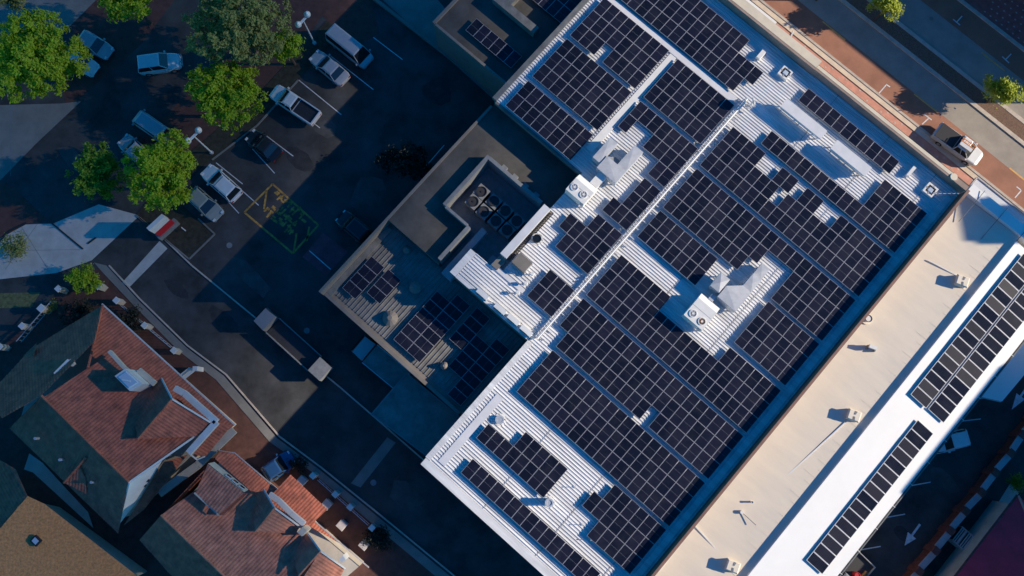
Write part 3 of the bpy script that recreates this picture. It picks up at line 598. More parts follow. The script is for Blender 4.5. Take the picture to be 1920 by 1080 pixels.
for px, lab in zip(((903, 359), (926, 377), (947.5, 395), (969, 414), (887.5, 377.5), (907.5, 396), (930, 414), (951, 431)), labs):
    c = uv(*px, 6.2); t = thing('condenser', lab, 'air conditioner', W(c[0], c[1], 4.6), TH, 'condensers on the plant deck')
    b = MB(); b.box(-.6, .6, -.6, .6, .1, 1.5); b.build('casing', M['fade'], t, local=True)
    b = MB(); b.box(-.63, .63, -.5, .5, .3, 1.35); b.build('coil', M['dark'], t, local=True)
    b = MB(); b.ring((0, 0), 1.5, .52, .45, .1); b.cyl((0, 0), 1.503, 1.53, .46, 20, mi=1); b.cyl((0, 0), 1.53, 1.58, .1, 10); b.build('fan', [M['black'], M['dark']], t, local=True)
b = MB()
for (px, lab) in (((1078, 914), 'thin mast beside the two-row lower array'), ((1092, 985), 'thin mast beside the stepped corner array'), ((1108, 1013), 'bracket mast near the long bottom row of panels')):
    c = at(*px, ZR + .5); t = thing('roof_mast', lab, 'mast', (c.x, c.y, ZR), 0, 'thin roof masts')
    b = MB(); b.tube((0, 0, 0), (0, 0, .5), .025); b.build('rod', M['steel'], t, local=True)
    b = MB(); b.box(-.12, .12, -.12, .12, 0, .05); b.cyl((0, 0), .5, .58, .05, 8); b.build('base', M['steel'], t, local=True)
# cable tray along the roof
t = thing('cable_tray', 'long white cable tray running across the middle of the roof', 'cable tray', W(-2.7, 10, ZR), TH)
b = MB(); b.wbox(-2.92, -2.86, 7.6, 38.2, ZR + .28, ZR + .38); b.wbox(-2.66, -2.60, 7.6, 38.2, ZR + .28, ZR + .38); b.build('rail', M['steel'], t)
b = MB(); b.tube(W(-2.73, 7.6, ZR + .42), W(-2.73, 38.2, ZR + .42), .075, 8); b.build('conduit', M['acwhite'], t)
b = MB(); random.seed(2)
for k in range(150):
    v = 7.7 + k * .203; s = random.uniform(.02, .06); u = -2.98 + random.uniform(-.06, .04); b.wbox(u - s, u + s, v, v + random.uniform(.05, .15), ZR + .3, ZR + .4 + s)
o = b.build('cable_clamp', M['cap'], t); o['kind'] = 'stuff'
rm = None
for k in range(31):
    v = 8.0 + k * .97
    if rm is None:
        b = MB(); b.box(0, .62, -.035, .035, 0, .05); rm = b.build('support_rung', M['cap'], t, local=True); o = rm
    else: o = rm.copy(); COL.objects.link(o); o.parent = t
    o.location = (.05, v - 10, .14)
b = MB(); legs(b, [(-2.9, 8 + k * 2.9) for k in range(11)] + [(-2.2, 8 + k * 2.9) for k in range(11)], ZR, ZR + .28, .03); b.build('stand', M['steel'], t)
# vents on the shaded lower roof
for px, lab, r in (((762, 467), 'round vent beside the flat roof corner on the dim lower roof', .4), ((778, 538), 'pale cone vent between the two outer arrays and the flat roof', .62), ((731, 596), 'largest pale cone vent at the low edge of the lower roof', .75), ((833, 686), 'small pale cone vent near the truck side of the lower roof', .4)):
    c = at(*px, 5.6); t = thing('cone_vent', lab, 'vent', (c.x, c.y, 5.0), 0, 'vents on the lower roof')
    b = MB(); b.cyl((0, 0), 0, .3, r * .8, 16); b.build('curb', M['sheet_dim'], t, local=True)
    b = MB(); b.cyl((0, 0), .3, .75, r, 12, r * .3); b.build('cap', M['concrete_wall'], t, local=True)

# ------------------------------------------------------------------ neighbour roof at the top
t = thing('neighbour_building', 'dim flat-roofed building with dark panels above the car park', 'building', W(-26, 30, 0), TH)
b = MB(); b.wbox(-31.2, -21.3, 24.8, 48, 0, 5.97); b.build('wall', M['concrete_wall'], t)
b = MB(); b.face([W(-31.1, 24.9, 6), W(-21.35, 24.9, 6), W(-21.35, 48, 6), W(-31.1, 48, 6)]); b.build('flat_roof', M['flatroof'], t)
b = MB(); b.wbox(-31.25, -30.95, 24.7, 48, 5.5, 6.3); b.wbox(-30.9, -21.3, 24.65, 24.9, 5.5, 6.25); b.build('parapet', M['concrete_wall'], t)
b = MB(); b.wbox(-28.2, -22.75, 30.2, 31.0, 6, 7.0); b.wbox(-28.2, -26.4, 31.003, 36, 6, 7.0); b.build('raised_monitor', M['sheet_dim'], t)
array('dark solar array on the neighbouring roof at the top of the car park', grid(-28.2, -22.4, 26.2, 1, 1.0, 1.66), 1.0, 1.66, z=6.0)
array('dark solar array at the top frame edge between two roofs', grid(-25.6, -21.9, 33.0, 3, 1.0, 1.66), 1.0, 1.66, z=6.0)
# flat canopy at the foot of the lower roof
t = thing('loading_canopy', 'flat blue-shaded canopy between lower roof and lane', 'canopy', W(-7, -6, 0), TH)
cp = [uv(762, 700, 3.4), uv(862, 782, 3.4), uv(800, 855, 3.4), uv(697, 776, 3.4)]
b = MB(); b.hexa([W(*p, 3.3) for p in cp], [W(*p, 3.42) for p in cp]); b.build('deck', M['sheet_dim'], t)
b = MB(); legs(b, [(p[0] * .97 - .1, p[1] * .97) for p in cp], 0, 3.3, .07); b.build('post', M['steel'], t)
b = MB()
for p, q in zip(cp, cp[1:] + cp[:1]): b.beam(W(*p, 3.425), W(*q, 3.425), .12, .06)
b.build('edge_trim', M['fade'], t)

# ------------------------------------------------------------------ cream and white roofed building on the right
t = thing('cream_roofed_building', 'long building with a cream roof and a white sloping roof beside the lane', 'building', W(25, 20, 0), TH)
b = MB(); b.wbox(18.48, 31.3, -12, 45.2, 0, 6.75); b.build('wall', M['plaster_c'], t)
b = MB(); n = 14
for k in range(n):      # cream roof: slightly dished sheets
    u0 = 18.50 + (25.15 - 18.50) * k / n; u1 = 18.50 + (25.15 - 18.50) * (k + 1) / n
    zz = lambda u: 6.95 + .45 * ((u - 18.50) / 6.65) ** 1.3
    b.face([W(u0, -12, zz(u0)), W(u1, -12, zz(u1)), W(u1, 45.1, zz(u1)), W(u0, 45.1, zz(u0))])
b.build('cream_roof', M['beige'], t, smooth=True)
b = MB()
for k in range(70):     # lapped sheet edges near the ridge
    v = -8 + k * .76; L_ = .4 + 1.5 * ((k * 37) % 11) / 11; zz2 = lambda u: zz(u) + .012
    b.hexa([W(25.05 - L_, v, zz(25.05 - L_)), W(25.05, v, zz(25.05)), W(25.05, v + .05, zz(25.05)), W(25.05 - L_, v + .05, zz(25.05 - L_))], [W(25.05 - L_, v, zz2(25.05 - L_)), W(25.05, v, zz2(25.05)), W(25.05, v + .05, zz2(25.05)), W(25.05 - L_, v + .05, zz2(25.05 - L_))])
o = b.build('sheet_lap', M['beige'], t); o['kind'] = 'stuff'
b = MB(); b.hexa([W(25.1, -12, 6.7), W(31.4, -12, 6.0), W(31.4, 44.4, 6.0), W(25.1, 44.4, 6.7)], [W(25.1, -12, 7.75), W(31.4, -12, 6.95), W(31.4, 44.4, 6.95), W(25.1, 44.4, 7.75)]); b.build('white_roof', M['whiteroof'], t)
b = MB(); b.wbox(31.42, 31.62, -12, 44, 6.55, 6.62); b.wbox(31.6, 31.66, -12, 44, 6.62, 6.86); b.build('gutter', M['fade'], t)
b = MB()
for k in range(16): b.wbox(31.35, 31.68, 2 + k * 2.6, 2.06 + k * 2.6, 6.86, 6.9)
b.build('gutter_bracket', M['acwhite'], t)
b = MB(); b.beam(at(1395, 965, 7.0), at(1600, 778, 7.3), .1, .06); b.build('roof_cable', M['acwhite'], t)
b = MB(); b.beam(at(1740, 488, 7.1), at(1800, 520, 7.2), .1, .06); b.build('roof_cable', M['acwhite'], t)
b = MB(); b.beam(at(1300, 983, 7.0), at(1370, 1060, 7.1), .1, .06); b.beam(at(1301, 983, 7.0), at(1235, 1070, 7.0), .1, .06); b.build('roof_cable', M['acwhite'], t)
b = MB(); b.wbox(18.7, 26.5, 45.15, 46.2, 6.0, 7.7); b.build('street_parapet', M['whiteroof'], t)
b = MB(); b.wbox(26.53, 36, 45.15, 46.2, 6.0, 7.5); b.build('street_parapet', M['whiteroof'], t)
b = MB(); b.wbox(19.5, 38, 47.0, 49.0, 4.0, 4.15); b.build('street_awning', M['cap'], t)
b = MB(); b.wbox(19.4, 38, 48.97, 49.1, 3.9, 4.25); b.wbox(19.35, 19.5, 47.0, 49.0, 3.9, 4.25); b.build('awning_fascia', M['coping'], t)
b = MB()
for k in range(4):
    u = 19.9 + k * 2.6; b.tube(W(u, 46.3, 7.9), W(u + .1, 42.6, 7.2), .03)
b.build('stay_rod', M['fade'], t)
vg = 'vents on the cream roof'
for px, lab in (((1804, 527), 'cream box vent nearest the street on the cream roof'), ((1601, 779), 'cream box vent halfway along the cream roof'), ((1374, 1062), 'cream box vent at the bottom frame edge of the cream roof')):
    c = uv(*px, 7.75); v_ = thing('box_vent', lab, 'vent', W(c[0], c[1], 7.25), TH + R(20), vg)
    b = MB(); b.hexa([(-.5, -.5, 0), (.5, -.5, 0), (.5, .5, 0), (-.5, .5, 0)], [(-.42, -.42, .5), (.42, -.42, .5), (.42, .42, .5), (-.42, .42, .5)]); b.build('box', M['cream'], v_, local=True)
    b = MB(); b.hexa([(-.62, -.5, .503), (.62, -.5, .503), (.62, .5, .503), (-.62, .5, .503)], [(-.5, -.4, .66), (.5, -.4, .66), (.5, .4, .66), (-.5, .4, .66)]); b.build('lid', M['beige'], v_, local=True)
    b = MB()
    for s in (-1, 1): b.hexa([(-.04, s * .1, .665), (.08, s * .1, .665), (.16 , s * .42, .6), (-.10, s * .42, .6)], [(-.04, s * .1, .70), (.08, s * .1, .70), (.16, s * .42, .66), (-.10, s * .42, .66)])
    b.build('louvre', M['fade'], v_, local=True)
for px, lab, r, h in (((1630, 597), 'round dark-rimmed pipe near the brown parapet on the cream roof', .34, .45), ((1411, 942), 'small pipe stub on the cream roof beside the leaning rod', .1, .4)):
    c = at(*px, 7.2 + h); v_ = thing('pipe_vent', lab, 'vent', (c.x, c.y, 7.05), 0, vg)
    b = MB(); b.cyl((0, 0), 0, h, r * .85, 18); b.build('pipe', M['acwhite'], v_, local=True)
    b = MB(); b.ring((0, 0), h * .95, r, r * .82, .06, 24); b.build('rim', M['black'], v_, local=True)
    b = MB(); b.cyl((0, 0), 0, .06, r * 1.5, 16); b.build('flashing', M['beige'], v_, local=True)
c = at(1636, 651, 7.6); v_ = thing('roof_cowl', 'small white tee cowl below the dark-rimmed pipe', 'vent', (c.x, c.y, 7.1), R(-20))
b = MB(); b.cyl((0, 0), 0, .45, .12, 12); b.build('pipe', M['acwhite'], v_, local=True)
b = MB(); b.box(-.36, .36, -.16, .16, .45, .7); b.build('hood', M['acwhite'], v_, local=True)
b = MB(); b.box(-.4, -.3, -.3, .1, .0, .4); b.box(.3, .4, -.3, .1, 0, .4); b.build('bracket', M['fade'], v_, local=True)
c = at(1390, 960, 7.1); v_ = thing('leaning_rod', 'thin dark rod leaning on the cream roof below the pipe stub', 'rod', (c.x, c.y, 7.05), 0)
b = MB(); b.tube((0, 0, .12), (1.15, -1.1, .5), .035); b.build('rod', M['fade'], v_, local=True)
b = MB(); b.cyl((0, 0), 0, .3, .16, 12); b.build('socket', M['acwhite'], v_, local=True)
tl = math.atan2(.8, 6.3)
zs = lambda u: 7.75 - .8 * (u - 25.1) / 6.3
RG = 'striped solar arrays on the white roof'
array('striped single-row solar array on the white roof below the lane car', grid(28.2, 30.2, 8.6, 16, 1.96, 1.03), 1.96, 1.03, z=zs(28.2), lift=.16, cm='cell2', seam=False, tilt=tl, group=RG)
array('striped solar row on the white roof nearest the cream roof', grid(26.2, 28.16, 26.35, 17, 1.96, 1.03), 1.96, 1.03, z=zs(26.2), lift=.2, cm='cell2', seam=False, tilt=tl, group=RG)
array('striped solar row on the white roof nearest the lane canopy', grid(28.32, 30.28, 26.45, 18, 1.96, 1.03), 1.96, 1.03, z=zs(28.32), lift=.16, cm='cell2', seam=False, tilt=tl, group=RG)
t = thing('lane_canopy', 'flat white canopy over the lane beside the white roof', 'canopy', W(33.5, 35, 0), TH)
b = MB(); b.hexa([W(32.3, 31.7, 3.9), W(34.5, 32.9, 3.9), W(34.9, 46, 3.9), W(32.3, 46, 3.9)], [W(32.3, 31.7, 4.02), W(34.5, 32.9, 4.02), W(34.9, 46, 4.02), W(32.3, 46, 4.02)]); b.build('deck', M['whiteroof'], t)
b = MB(); legs(b, [(34.2, 33.2), (34.3, 38), (34.3, 43), (32.6, 33), (32.6, 38), (32.6, 43)], 0, 3.9, .06); b.build('post', M['steel'], t)
b = MB(); b.beam(W(32.3, 31.66, 3.7), W(34.5, 32.86, 3.7), .1, .2); b.build('fascia', M['coping'], t)
# ------------------------------------------------------------------ houses with tiled roofs
def plane_pts(p3, pxs):
    a, b_, c = (at(*p) for p in p3); n = (b_ - a).cross(c - a).normalized()
    if n.z < 0: n = -n
    out = []; o = Vector((0, 0, CAM_H))
    for px in pxs:
        d = at(px[0], px[1], 0) - o; k = (a - o).dot(n) / d.dot(n); out.append(o + d * k)
    return out, n
def tiled(parent, p3, pxs, m, name='roof_slope', tw=.30, tl=.36, wave=.030, lap=.035):
    """one roof slope laid with rolled tiles: rolls across, a lap at every course"""
    P, n = plane_pts(p3, pxs); s = Vector((0, 0, -1)); s = (s - n * s.dot(n)); s = s.normalized() if s.length > 1e-4 else Vector((1, 0, 0)); t = n.cross(s)
    O = P[0]; A = [(p - O).dot(t) for p in P]; D = [(p - O).dot(s) for p in P]
    a0, a1, d0, d1 = min(A) - tw, max(A) + tw, min(D) - tl, max(D) + tl
    nc = int((a1 - a0) / tw) * 4 + 1; nr = int((d1 - d0) / tl) + 1
    bm = bmesh.new(); rows = []
    for j in range(nr):
        for e in (0, 1):
            row = []
            for i in range(nc):
                a = a0 + i * tw / 4; d = d0 + j * tl + e * tl * .995; h = wave * (.5 + .5 * math.cos(math.pi * i / 2)) + lap * e
                row.append(bm.verts.new(O + t * a + s * d + n * h))
            rows.append(row)
    for r0, r1 in zip(rows, rows[1:]):
        for i in range(nc - 1): bm.faces.new((r0[i], r0[i + 1], r1[i + 1], r1[i]))
    cen = sum(P, Vector()) / len(P)
    for i in range(len(P)):
        p, q = P[i], P[(i + 1) % len(P)]; no = (q - p).cross(n)
        if no.dot(cen - p) > 0: no = -no
        bmesh.ops.bisect_plane(bm, geom=bm.verts[:] + bm.edges[:] + bm.faces[:], plane_co=p, plane_no=no, clear_outer=True)
    inv = (Matrix.Translation(parent.location) @ Matrix.Rotation(parent.rotation_euler.z, 4, 'Z')).inverted()
    bm.transform(inv); me = bpy.data.meshes.new(name); bm.to_mesh(me); bm.free(); me.materials.append(m)
    o = bpy.data.objects.new(name, me); COL.objects.link(o); o.parent = parent
    return o, P
def caps(parent, pts, m, name='ridge_tile', r=.11):
    b = MB(); p, q = (at(*x) for x in pts); L_ = (q - p).length; k = max(1, int(L_ / .42)); d = (q - p) / k
    for i in range(k): b.tube(p + d * i + Vector((0, 0, .04)), p + d * (i + .97) + Vector((0, 0, .055)), r, 6, r * 1.12)
    return b.build(name, m, parent)
def trim(parent, pts, wd, h, m, name):
    b = MB()
    for p, q in zip(pts, pts[1:]): b.beam(at(*p), at(*q), wd, h)
    return b.build(name, M[m], parent)
def wallmass(parent, pxs, z, m, inset=.35, name='wall', zp=None):
    P = [at(p[0], p[1], z if zp is None else zp) for p in pxs]; c = sum(P, Vector()) / len(P)
    P = [p + (c - p).normalized() * inset for p in P]; b = MB(); b.prism([(p.x, p.y) for p in P], 0, z); return b.build(name, M[m], parent)
def wface(parent, pts, m, name):
    b = MB(); b.face([at(*p) for p in pts]); return b.build(name, M[m], parent)
T1, T2 = M['tile'], M['tile2']
hA = thing('tiled_house', 'large red-tiled house with white balcony trim nearest the lane corner', 'house', at(220, 790), 0, 'tiled houses')
wallmass(hA, [(60, 655), (193, 578), (436, 796), (300, 920), (222, 985), (20, 800)], 3.0, 'plaster_c', .6, zp=3.3)
tiled(hA, ((193, 572, 3.4), (440, 797, 3.4), (165, 690, 6.0)), [(193, 572), (440, 797), (414, 817), (165, 692)], T1)
S1, _ = tiled(hA, ((78, 742, 8.2), (242, 904, 8.2), (366, 818, 5.7)), [(78, 742), (165, 690), (207, 662), (318, 735), (366, 818), (242, 904)], T1)
tiled(hA, ((78, 742, 8.2), (242, 904, 8.2), (18, 803, 4.3)), [(78, 742), (242, 904), (222, 1000), (18, 803)], T1)
tiled(hA, ((193, 572, 3.4), (55, 655, 3.4), (78, 742, 8.2)), [(193, 572), (165, 692), (78, 742), (18, 803), (-25, 745), (58, 655)], T1)
tiled(hA, ((323, 748, 8.1), (259, 823, 8.1), (303, 709, 5.6)), [(303, 709), (323, 748), (259, 823), (244, 757)], T1)
tiled(hA, ((323, 748, 8.1), (259, 823, 8.1), (395, 792, 5.9)), [(323, 748), (395, 792), (366, 818), (259, 823)], T1)
tiled(hA, ((120, 905, 5.4), (162, 857, 7.2), (175, 930, 5.2)), [(120, 905), (162, 857), (162, 900), (176, 932)], T1)      # little lit gablet on the dark side
tiled(hA, ((70, 645, 4.4), (45, 668, 3.6), (65, 673, 4.6)), [(70, 642), (44, 668), (63, 674)], T1)
tiled(hA, ((307, 866, 4.6), (232, 985, 4.2), (352, 856, 3.9)), [(232, 985), (307, 866), (352, 852), (270, 955)], T1)
tiled(hA, ((405, 790, 4.8), (360, 848, 4.8), (430, 802, 4.2)), [(405, 790), (432, 800), (384, 858), (362, 850)], T1)
caps(hA, ((78, 742, 8.3), (242, 904, 8.3)), T1); caps(hA, ((323, 748, 8.2), (259, 823, 8.2)), T1); caps(hA, ((193, 572, 3.5), (165, 690, 7.0)), T1, 'hip_tile'); caps(hA, ((120, 905, 5.5), (162, 857, 7.3)), T1)
trim(hA, [(192, 570, 3.35), (441, 797, 3.35)], .12, .14, 'plaster', 'gutter'); trim(hA, [(303, 709, 5.7), (323, 748, 8.2), (395, 792, 6.0)], .14, .12, 'plaster', 'barge_board')
trim(hA, [(330, 728, 5.6), (348, 738, 5.6), (408, 791, 5.6), (356, 849, 5.6)], .55, .5, 'plaster', 'balcony_parapet')
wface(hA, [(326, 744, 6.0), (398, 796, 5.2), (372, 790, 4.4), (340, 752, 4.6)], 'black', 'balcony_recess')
wface(hA, [(222, 985, 4.4), (243, 906, 8.15), (304, 864, 6.9), (262, 935, 4.4)], 'plaster', 'gable_wall')
for c in ((268, 895, 6.3), (262, 904, 6.0)):
    b = MB(); p = at(*c); b.beam(p, p + W(.7, .15), .28, .06); b.build('gable_vent', M['black'], hA)
trim(hA, [(242, 905, 8.2), (366, 818, 5.75)], .16, .12, 'plaster', 'barge_board'); trim(hA, [(222, 990, 4.4), (243, 905, 8.2)], .14, .1, 'plaster', 'barge_board')
trim(hA, [(440, 806, 3.0), (372, 872, 3.0), (300, 925, 3.0)], .75, .3, 'plaster_c', 'verandah_beam')
trim(hA, [(355, 850, 4.9), (370, 862, 4.6), (384, 856, 4.6)], .12, .12, 'plaster', 'balcony_rail')
b = MB(); q = [at(215, 705, 8.3), at(235, 691, 8.3), at(266, 719, 8.3), at(243, 733, 8.3)]; b.hexa([Vector((p.x, p.y, 5.5)) for p in q], q); lan = b.build('roof_lantern', M['plaster'], hA)
cq = sum(q, Vector()) / 4; b = MB(); b.hexa([p + (cq - p) * .22 + Vector((0, 0, .003)) for p in q], [p + (cq - p) * .3 + Vector((0, 0, .1)) for p in q]); b.build('pane', M['dome'], lan)
b = MB(); b.beam(cq + Vector((-.5, 0, .11)), cq + Vector((.3, -.15, .11)), .12, .05); b.build('handle', M['plaster'], lan)
trim(hA, [(208, 659, 6.9), (236, 690, 6.6), (272, 716, 6.4)], .3, .5, 'plaster_c', 'lantern_wall'); trim(hA, [(262, 694, 6.2), (292, 720, 6.2)], .5, .35, 'plaster_c', 'lantern_wall')
trim(hA, [(108, 702, 6.6), (134, 676, 6.2), (141, 685, 6.2)], .35, .5, 'plaster', 'chimney_stack')
for c in ((68, 822, 6.5), (114, 862, 6.2), (173, 904, 6.4)):
    b = MB(); p = at(*c); b.cyl((p.x, p.y), p.z - .4, p.z + .25, .13, 10); b.build('flue', M['steel'], hA)
hB = thing('tiled_house', 'pale red-tiled house with window dormer at the bottom frame edge', 'house', at(480, 1010), 0, 'tiled houses')
wallmass(hB, [(412, 850), (440, 856), (684, 1066), (600, 1140), (340, 1110), (270, 1010)], 3.0, 'plaster_c', .6, zp=3.3)
tiled(hB, ((302, 966, 8.0), (420, 1079, 8.0), (560, 1000, 5.2)), [(302, 966), (368, 918), (472, 926), (560, 1000), (650, 1095), (436, 1095)], T2)
tiled(hB, ((302, 966, 8.0), (420, 1079, 8.0), (262, 1012, 4.6)), [(302, 966), (436, 1095), (345, 1105), (262, 1012)], T1)
tiled(hB, ((302, 966, 8.0), (262, 1012, 4.6), (368, 905, 4.4)), [(302, 966), (368, 918), (385, 880), (262, 1012)], T1)
tiled(hB, ((440, 850, 3.3), (690, 1062, 3.3), (392, 880, 5.0)), [(412, 846), (440, 850), (692, 1064), (640, 1075), (480, 930), (392, 880)], T1)
tiled(hB, ((545, 893, 3.5), (612, 955, 3.5), (560, 985, 4.4)), [(545, 890), (614, 955), (575, 992), (512, 925)], T1)
tiled(hB, ((515, 952, 7.6), (479, 997, 7.6), (496, 920, 5.4)), [(496, 920), (515, 952), (479, 997), (469, 950), (476, 924)], T2)
tiled(hB, ((515, 952, 7.6), (479, 997, 7.6), (560, 988, 5.4)), [(515, 952), (562, 988), (554, 1000), (479, 997)], T2)
tiled(hB, ((601, 1033, 7.6), (560, 1079, 7.6), (577, 1000, 5.4)), [(577, 1000), (601, 1033), (560, 1079), (549, 1047), (556, 1003)], T2)
tiled(hB, ((601, 1033, 7.6), (560, 1079, 7.6), (648, 1070, 5.4)), [(601, 1033), (646, 1066), (630, 1095), (560, 1095)], T2)
tiled(hB, ((390, 870, 7.7), (455, 922, 7.7), (365, 925, 7.9)), [(390, 870), (457, 923), (411, 965), (366, 925)], T2, 'dormer_roof')
caps(hB, ((302, 966, 8.1), (436, 1095, 8.1)), T2); caps(hB, ((515, 952, 7.7), (479, 997, 7.7)), T2); caps(hB, ((601, 1033, 7.7), (560, 1079, 7.7)), T2)
dm = wface(hB, [(390, 869, 7.65), (458, 923, 7.65), (466, 918, 6.5), (402, 866, 6.5)], 'plaster_c', 'dormer_wall')
for k in range(3):
    x, y = 424 + k * 12.4, 890 + k * 10.2; wface(dm, [(x, y, 7.5), (x + 8, y + 6.6, 7.5), (x + 11, y + 4.6, 6.95), (x + 3.4, y - 1.6, 6.95)], 'glass', 'pane')
    b = MB(); b.beam(at(x - 1, y + .5, 7.52), at(x + 9.5, y + 8, 7.52), .1, .08); b.beam(at(x - .5, y + .5, 7.5), at(x + 3, y - 2, 6.95), .08, .08); b.build('window_frame', M['plaster'], dm)
wface(hB, [(411, 966, 7.6), (458, 924, 7.6), (463, 926, 6.6), (418, 966, 6.8)], 'brick', 'dormer_cheek')
trim(hB, [(365, 924, 7.9), (411, 966, 7.6)], .12, .12, 'plaster_c', 'valley_flashing')
trim(hB, [(494, 917, 5.6), (515, 952, 7.7), (561, 986, 5.6)], .14, .12, 'plaster', 'barge_board'); trim(hB, [(576, 998, 5.6), (601, 1033, 7.7), (648, 1066, 5.6)], .14, .12, 'plaster', 'barge_board')
trim(hB, [(507, 926, 5.2), (524, 938, 5.2), (548, 962, 5.2), (572, 982, 5.2)], .45, .5, 'plaster', 'balcony_parapet')
b = MB(); q = [at(557, 998, 6.6), at(567, 988, 6.6), at(575, 995, 6.6), at(566, 1006, 6.6)]; b.hexa([Vector((p.x, p.y, 4.6)) for p in q], q); b.build('chimney_stack', M['plaster_c'], hB)
b = MB(); q = [at(636, 1048, 6.4), at(643, 1041, 6.4), at(648, 1050, 6.4), at(640, 1056, 6.4)]; b.hexa([Vector((p.x, p.y, 4.4)) for p in q], q); b.build('chimney_stack', M['plaster'], hB)
trim(hB, [(412, 845, 3.3), (440, 849, 3.3), (692, 1064, 3.3)], .1, .12, 'coping', 'gutter')
hC = thing('shingled_house', 'tan shingled hip roof in the lower left corner', 'house', at(60, 1030), 0)
wallmass(hC, [(30, 935), (82, 945), (262, 1085), (120, 1160), (-80, 1120), (-80, 1010)], 3.0, 'plaster_c', .6, zp=3.3)
tiled(hC, ((52, 930, 5.6), (265, 1085, 3.3), (0, 1000, 6.2)), [(52, 930), (84, 945), (268, 1088), (120, 1140), (-60, 1140), (-60, 1062)], M['shingle'], wave=.006, lap=.02, tl=.2, tw=.25)
tiled(hC, ((52, 930, 5.6), (-60, 1062, 5.8), (-30, 920, 2.9)), [(52, 930), (-60, 1062), (-90, 960), (0, 862), (30, 880)], T1)
b = MB(); p = at(67, 1014, 5.9); b.beam(p - W(.4, 0, .2), p + W(.4, 0, -.2), .7, .25); sk = b.build('roof_window', M['black'], hC)
b = MB(); b.beam(p - W(.25, 0, -.06), p + W(.25, 0, .06), .42, .05); b.build('pane', M['dome'], sk)
sheet('garden_path', [(45, 880), (62, 886), (110, 930), (175, 990), (165, 960), (120, 912), (80, 868), (55, 850)], .03, M['concrete_l'])
hD = thing('red_roofed_house', 'bright red roofed house at the lower right corner', 'house', W(45, 21, 0), TH)
b = MB(); b.wbox(41.2, 56, 4, 26, 0, 4.4); b.build('wall', M['plaster_c'], hD)
Rf = lambda *p: [W(*q) for q in p]
b = MB(); b.face(Rf((40.6, 3, 4.6), (40.6, 26.6, 4.6), (45.2, 22.4, 7.35), (45.2, 3, 7.35))); b.build('roof_slope', M['redroof'], hD)
b = MB(); b.face(Rf((45.2, 3, 7.35), (45.2, 22.4, 7.35), (52, 26.6, 3.6), (52, 3, 3.6))); b.build('roof_slope', M['redroof_lit'], hD)
b = MB(); b.face(Rf((40.6, 26.6, 4.6), (52, 26.6, 3.6), (45.2, 22.4, 7.35))); b.build('roof_slope', M['redroof'], hD)
b = MB(); b.tube(W(45.2, 22.4, 7.4), W(45.2, 3, 7.4), .14); b.tube(W(45.2, 22.4, 7.4), W(40.6, 26.6, 4.65), .1); b.build('ridge_cap', M['redroof_lit'], hD)
b = MB(); b.wbox(40.45, 40.62, 3, 26.6, 4.45, 4.58); b.build('gutter', M['brick'], hD)
# path and walls of the lane
sheet('side_path', [(1755, 1100), (1800, 1100), (1910, 925), (1895, 905), (1870, 945)], .02, M['concrete_l'])
pier = [(1693, 1108), (1724, 1071), (1755, 1032.6), (1783, 995.5), (1811, 958.5), (1841, 923), (1867, 886), (1896, 849.5), (1918, 815), (1944, 783)]
t = thing('boundary_wall', 'long low wall with red brick piers and pale coping beside the lane', 'wall', at(1811, 958), TH)
for k, p in enumerate(pier):
    c = uv(*p, 1.9); b = MB(); b.wbox(c[0] - .28, c[0] + .28, c[1] - .3, c[1] + .3, 0, 1.95); b.wbox(c[0] - .33, c[0] + .33, c[1] - .35, c[1] + .35, 1.953, 2.05); b.build('pier', M['brick'], t)
    if k < len(pier) - 1:
        d = uv(*pier[k + 1], 1.7); b = MB(); b.beam(W(c[0], c[1] + .31, 0), W(d[0], d[1] - .31, 0), .34, 1.6); b.build('wall_panel', M['brick'], t)
        b = MB(); b.beam(W(c[0], c[1] + .37, 1.603), W(d[0], d[1] - .37, 1.603), .62, .12); b.build('coping_stone', M['coping'], t)
    b = MB(); b.wbox(c[0] + .45, c[0] + .75, c[1] - .45, c[1] - .12, 0, .9); b.build('buttress', M['coping'], t)
t = thing('louvred_plant_box', 'louvred metal box between the brick pier wall and red roof', 'plant box', W(*uv(1811, 1013, 1.5), 0), TH)
b = MB(); b.box(-.95, .95, -.75, .75, 0, 1.3); b.build('casing', M['dark'], t, local=True)
for k in range(9):
    b = MB(); x = -.95 + k * .21; b.box(x, x + (.3 if k == 2 else .09), -.8, .8, 1.33, 1.42); b.build('slat', M['coping' if k < 3 else 'steel'], t, local=True)
b = MB(); b.box(-1, 1, -.84, -.78, 0, 1.45); b.box(-1, 1, .78, .84, 0, 1.45); b.build('side_frame', M['steel'], t, local=True)
# block opposite that throws the street's long shadow, and two blocks added for shade
yb = at(1850, 194, 0).y; vf = uv(1985, 20)[1]; ve = uv(1690, 151)[1]; hh = (vf - ve) / (.66 * 2.1445)
ue = (yb - vf * UX) / UY
t = thing('street_block', 'shop block across the street, beyond the upper right frame corner', 'building', W(ue - 15, vf + 5, 0), TH)
b = MB(); b.wbox(ue - 40, ue, vf, vf + 12, 0, hh); b.build('wall', M['brick'], t)
b = MB(); b.wbox(ue - 40.2, ue + .2, vf - .25, vf + .3, hh + .003, hh + .25); b.build('cornice', M['coping'], t)
b = MB(); b.wbox(ue - 40, ue - 12, vf + .4, vf + 11, hh + .003, hh + .9); b.build('parapet', M['brick'], t)
t = thing('lane_shade_block', 'unseen block added beyond the right frame edge to shade the lane', 'building', W(50, 37, 0), TH)  # added out of view, made tall enough to keep the lane shaded
b = MB(); b.wbox(47.5, 60, 34, 54, 0, 14.5); b.build('wall', M['brick'], t)
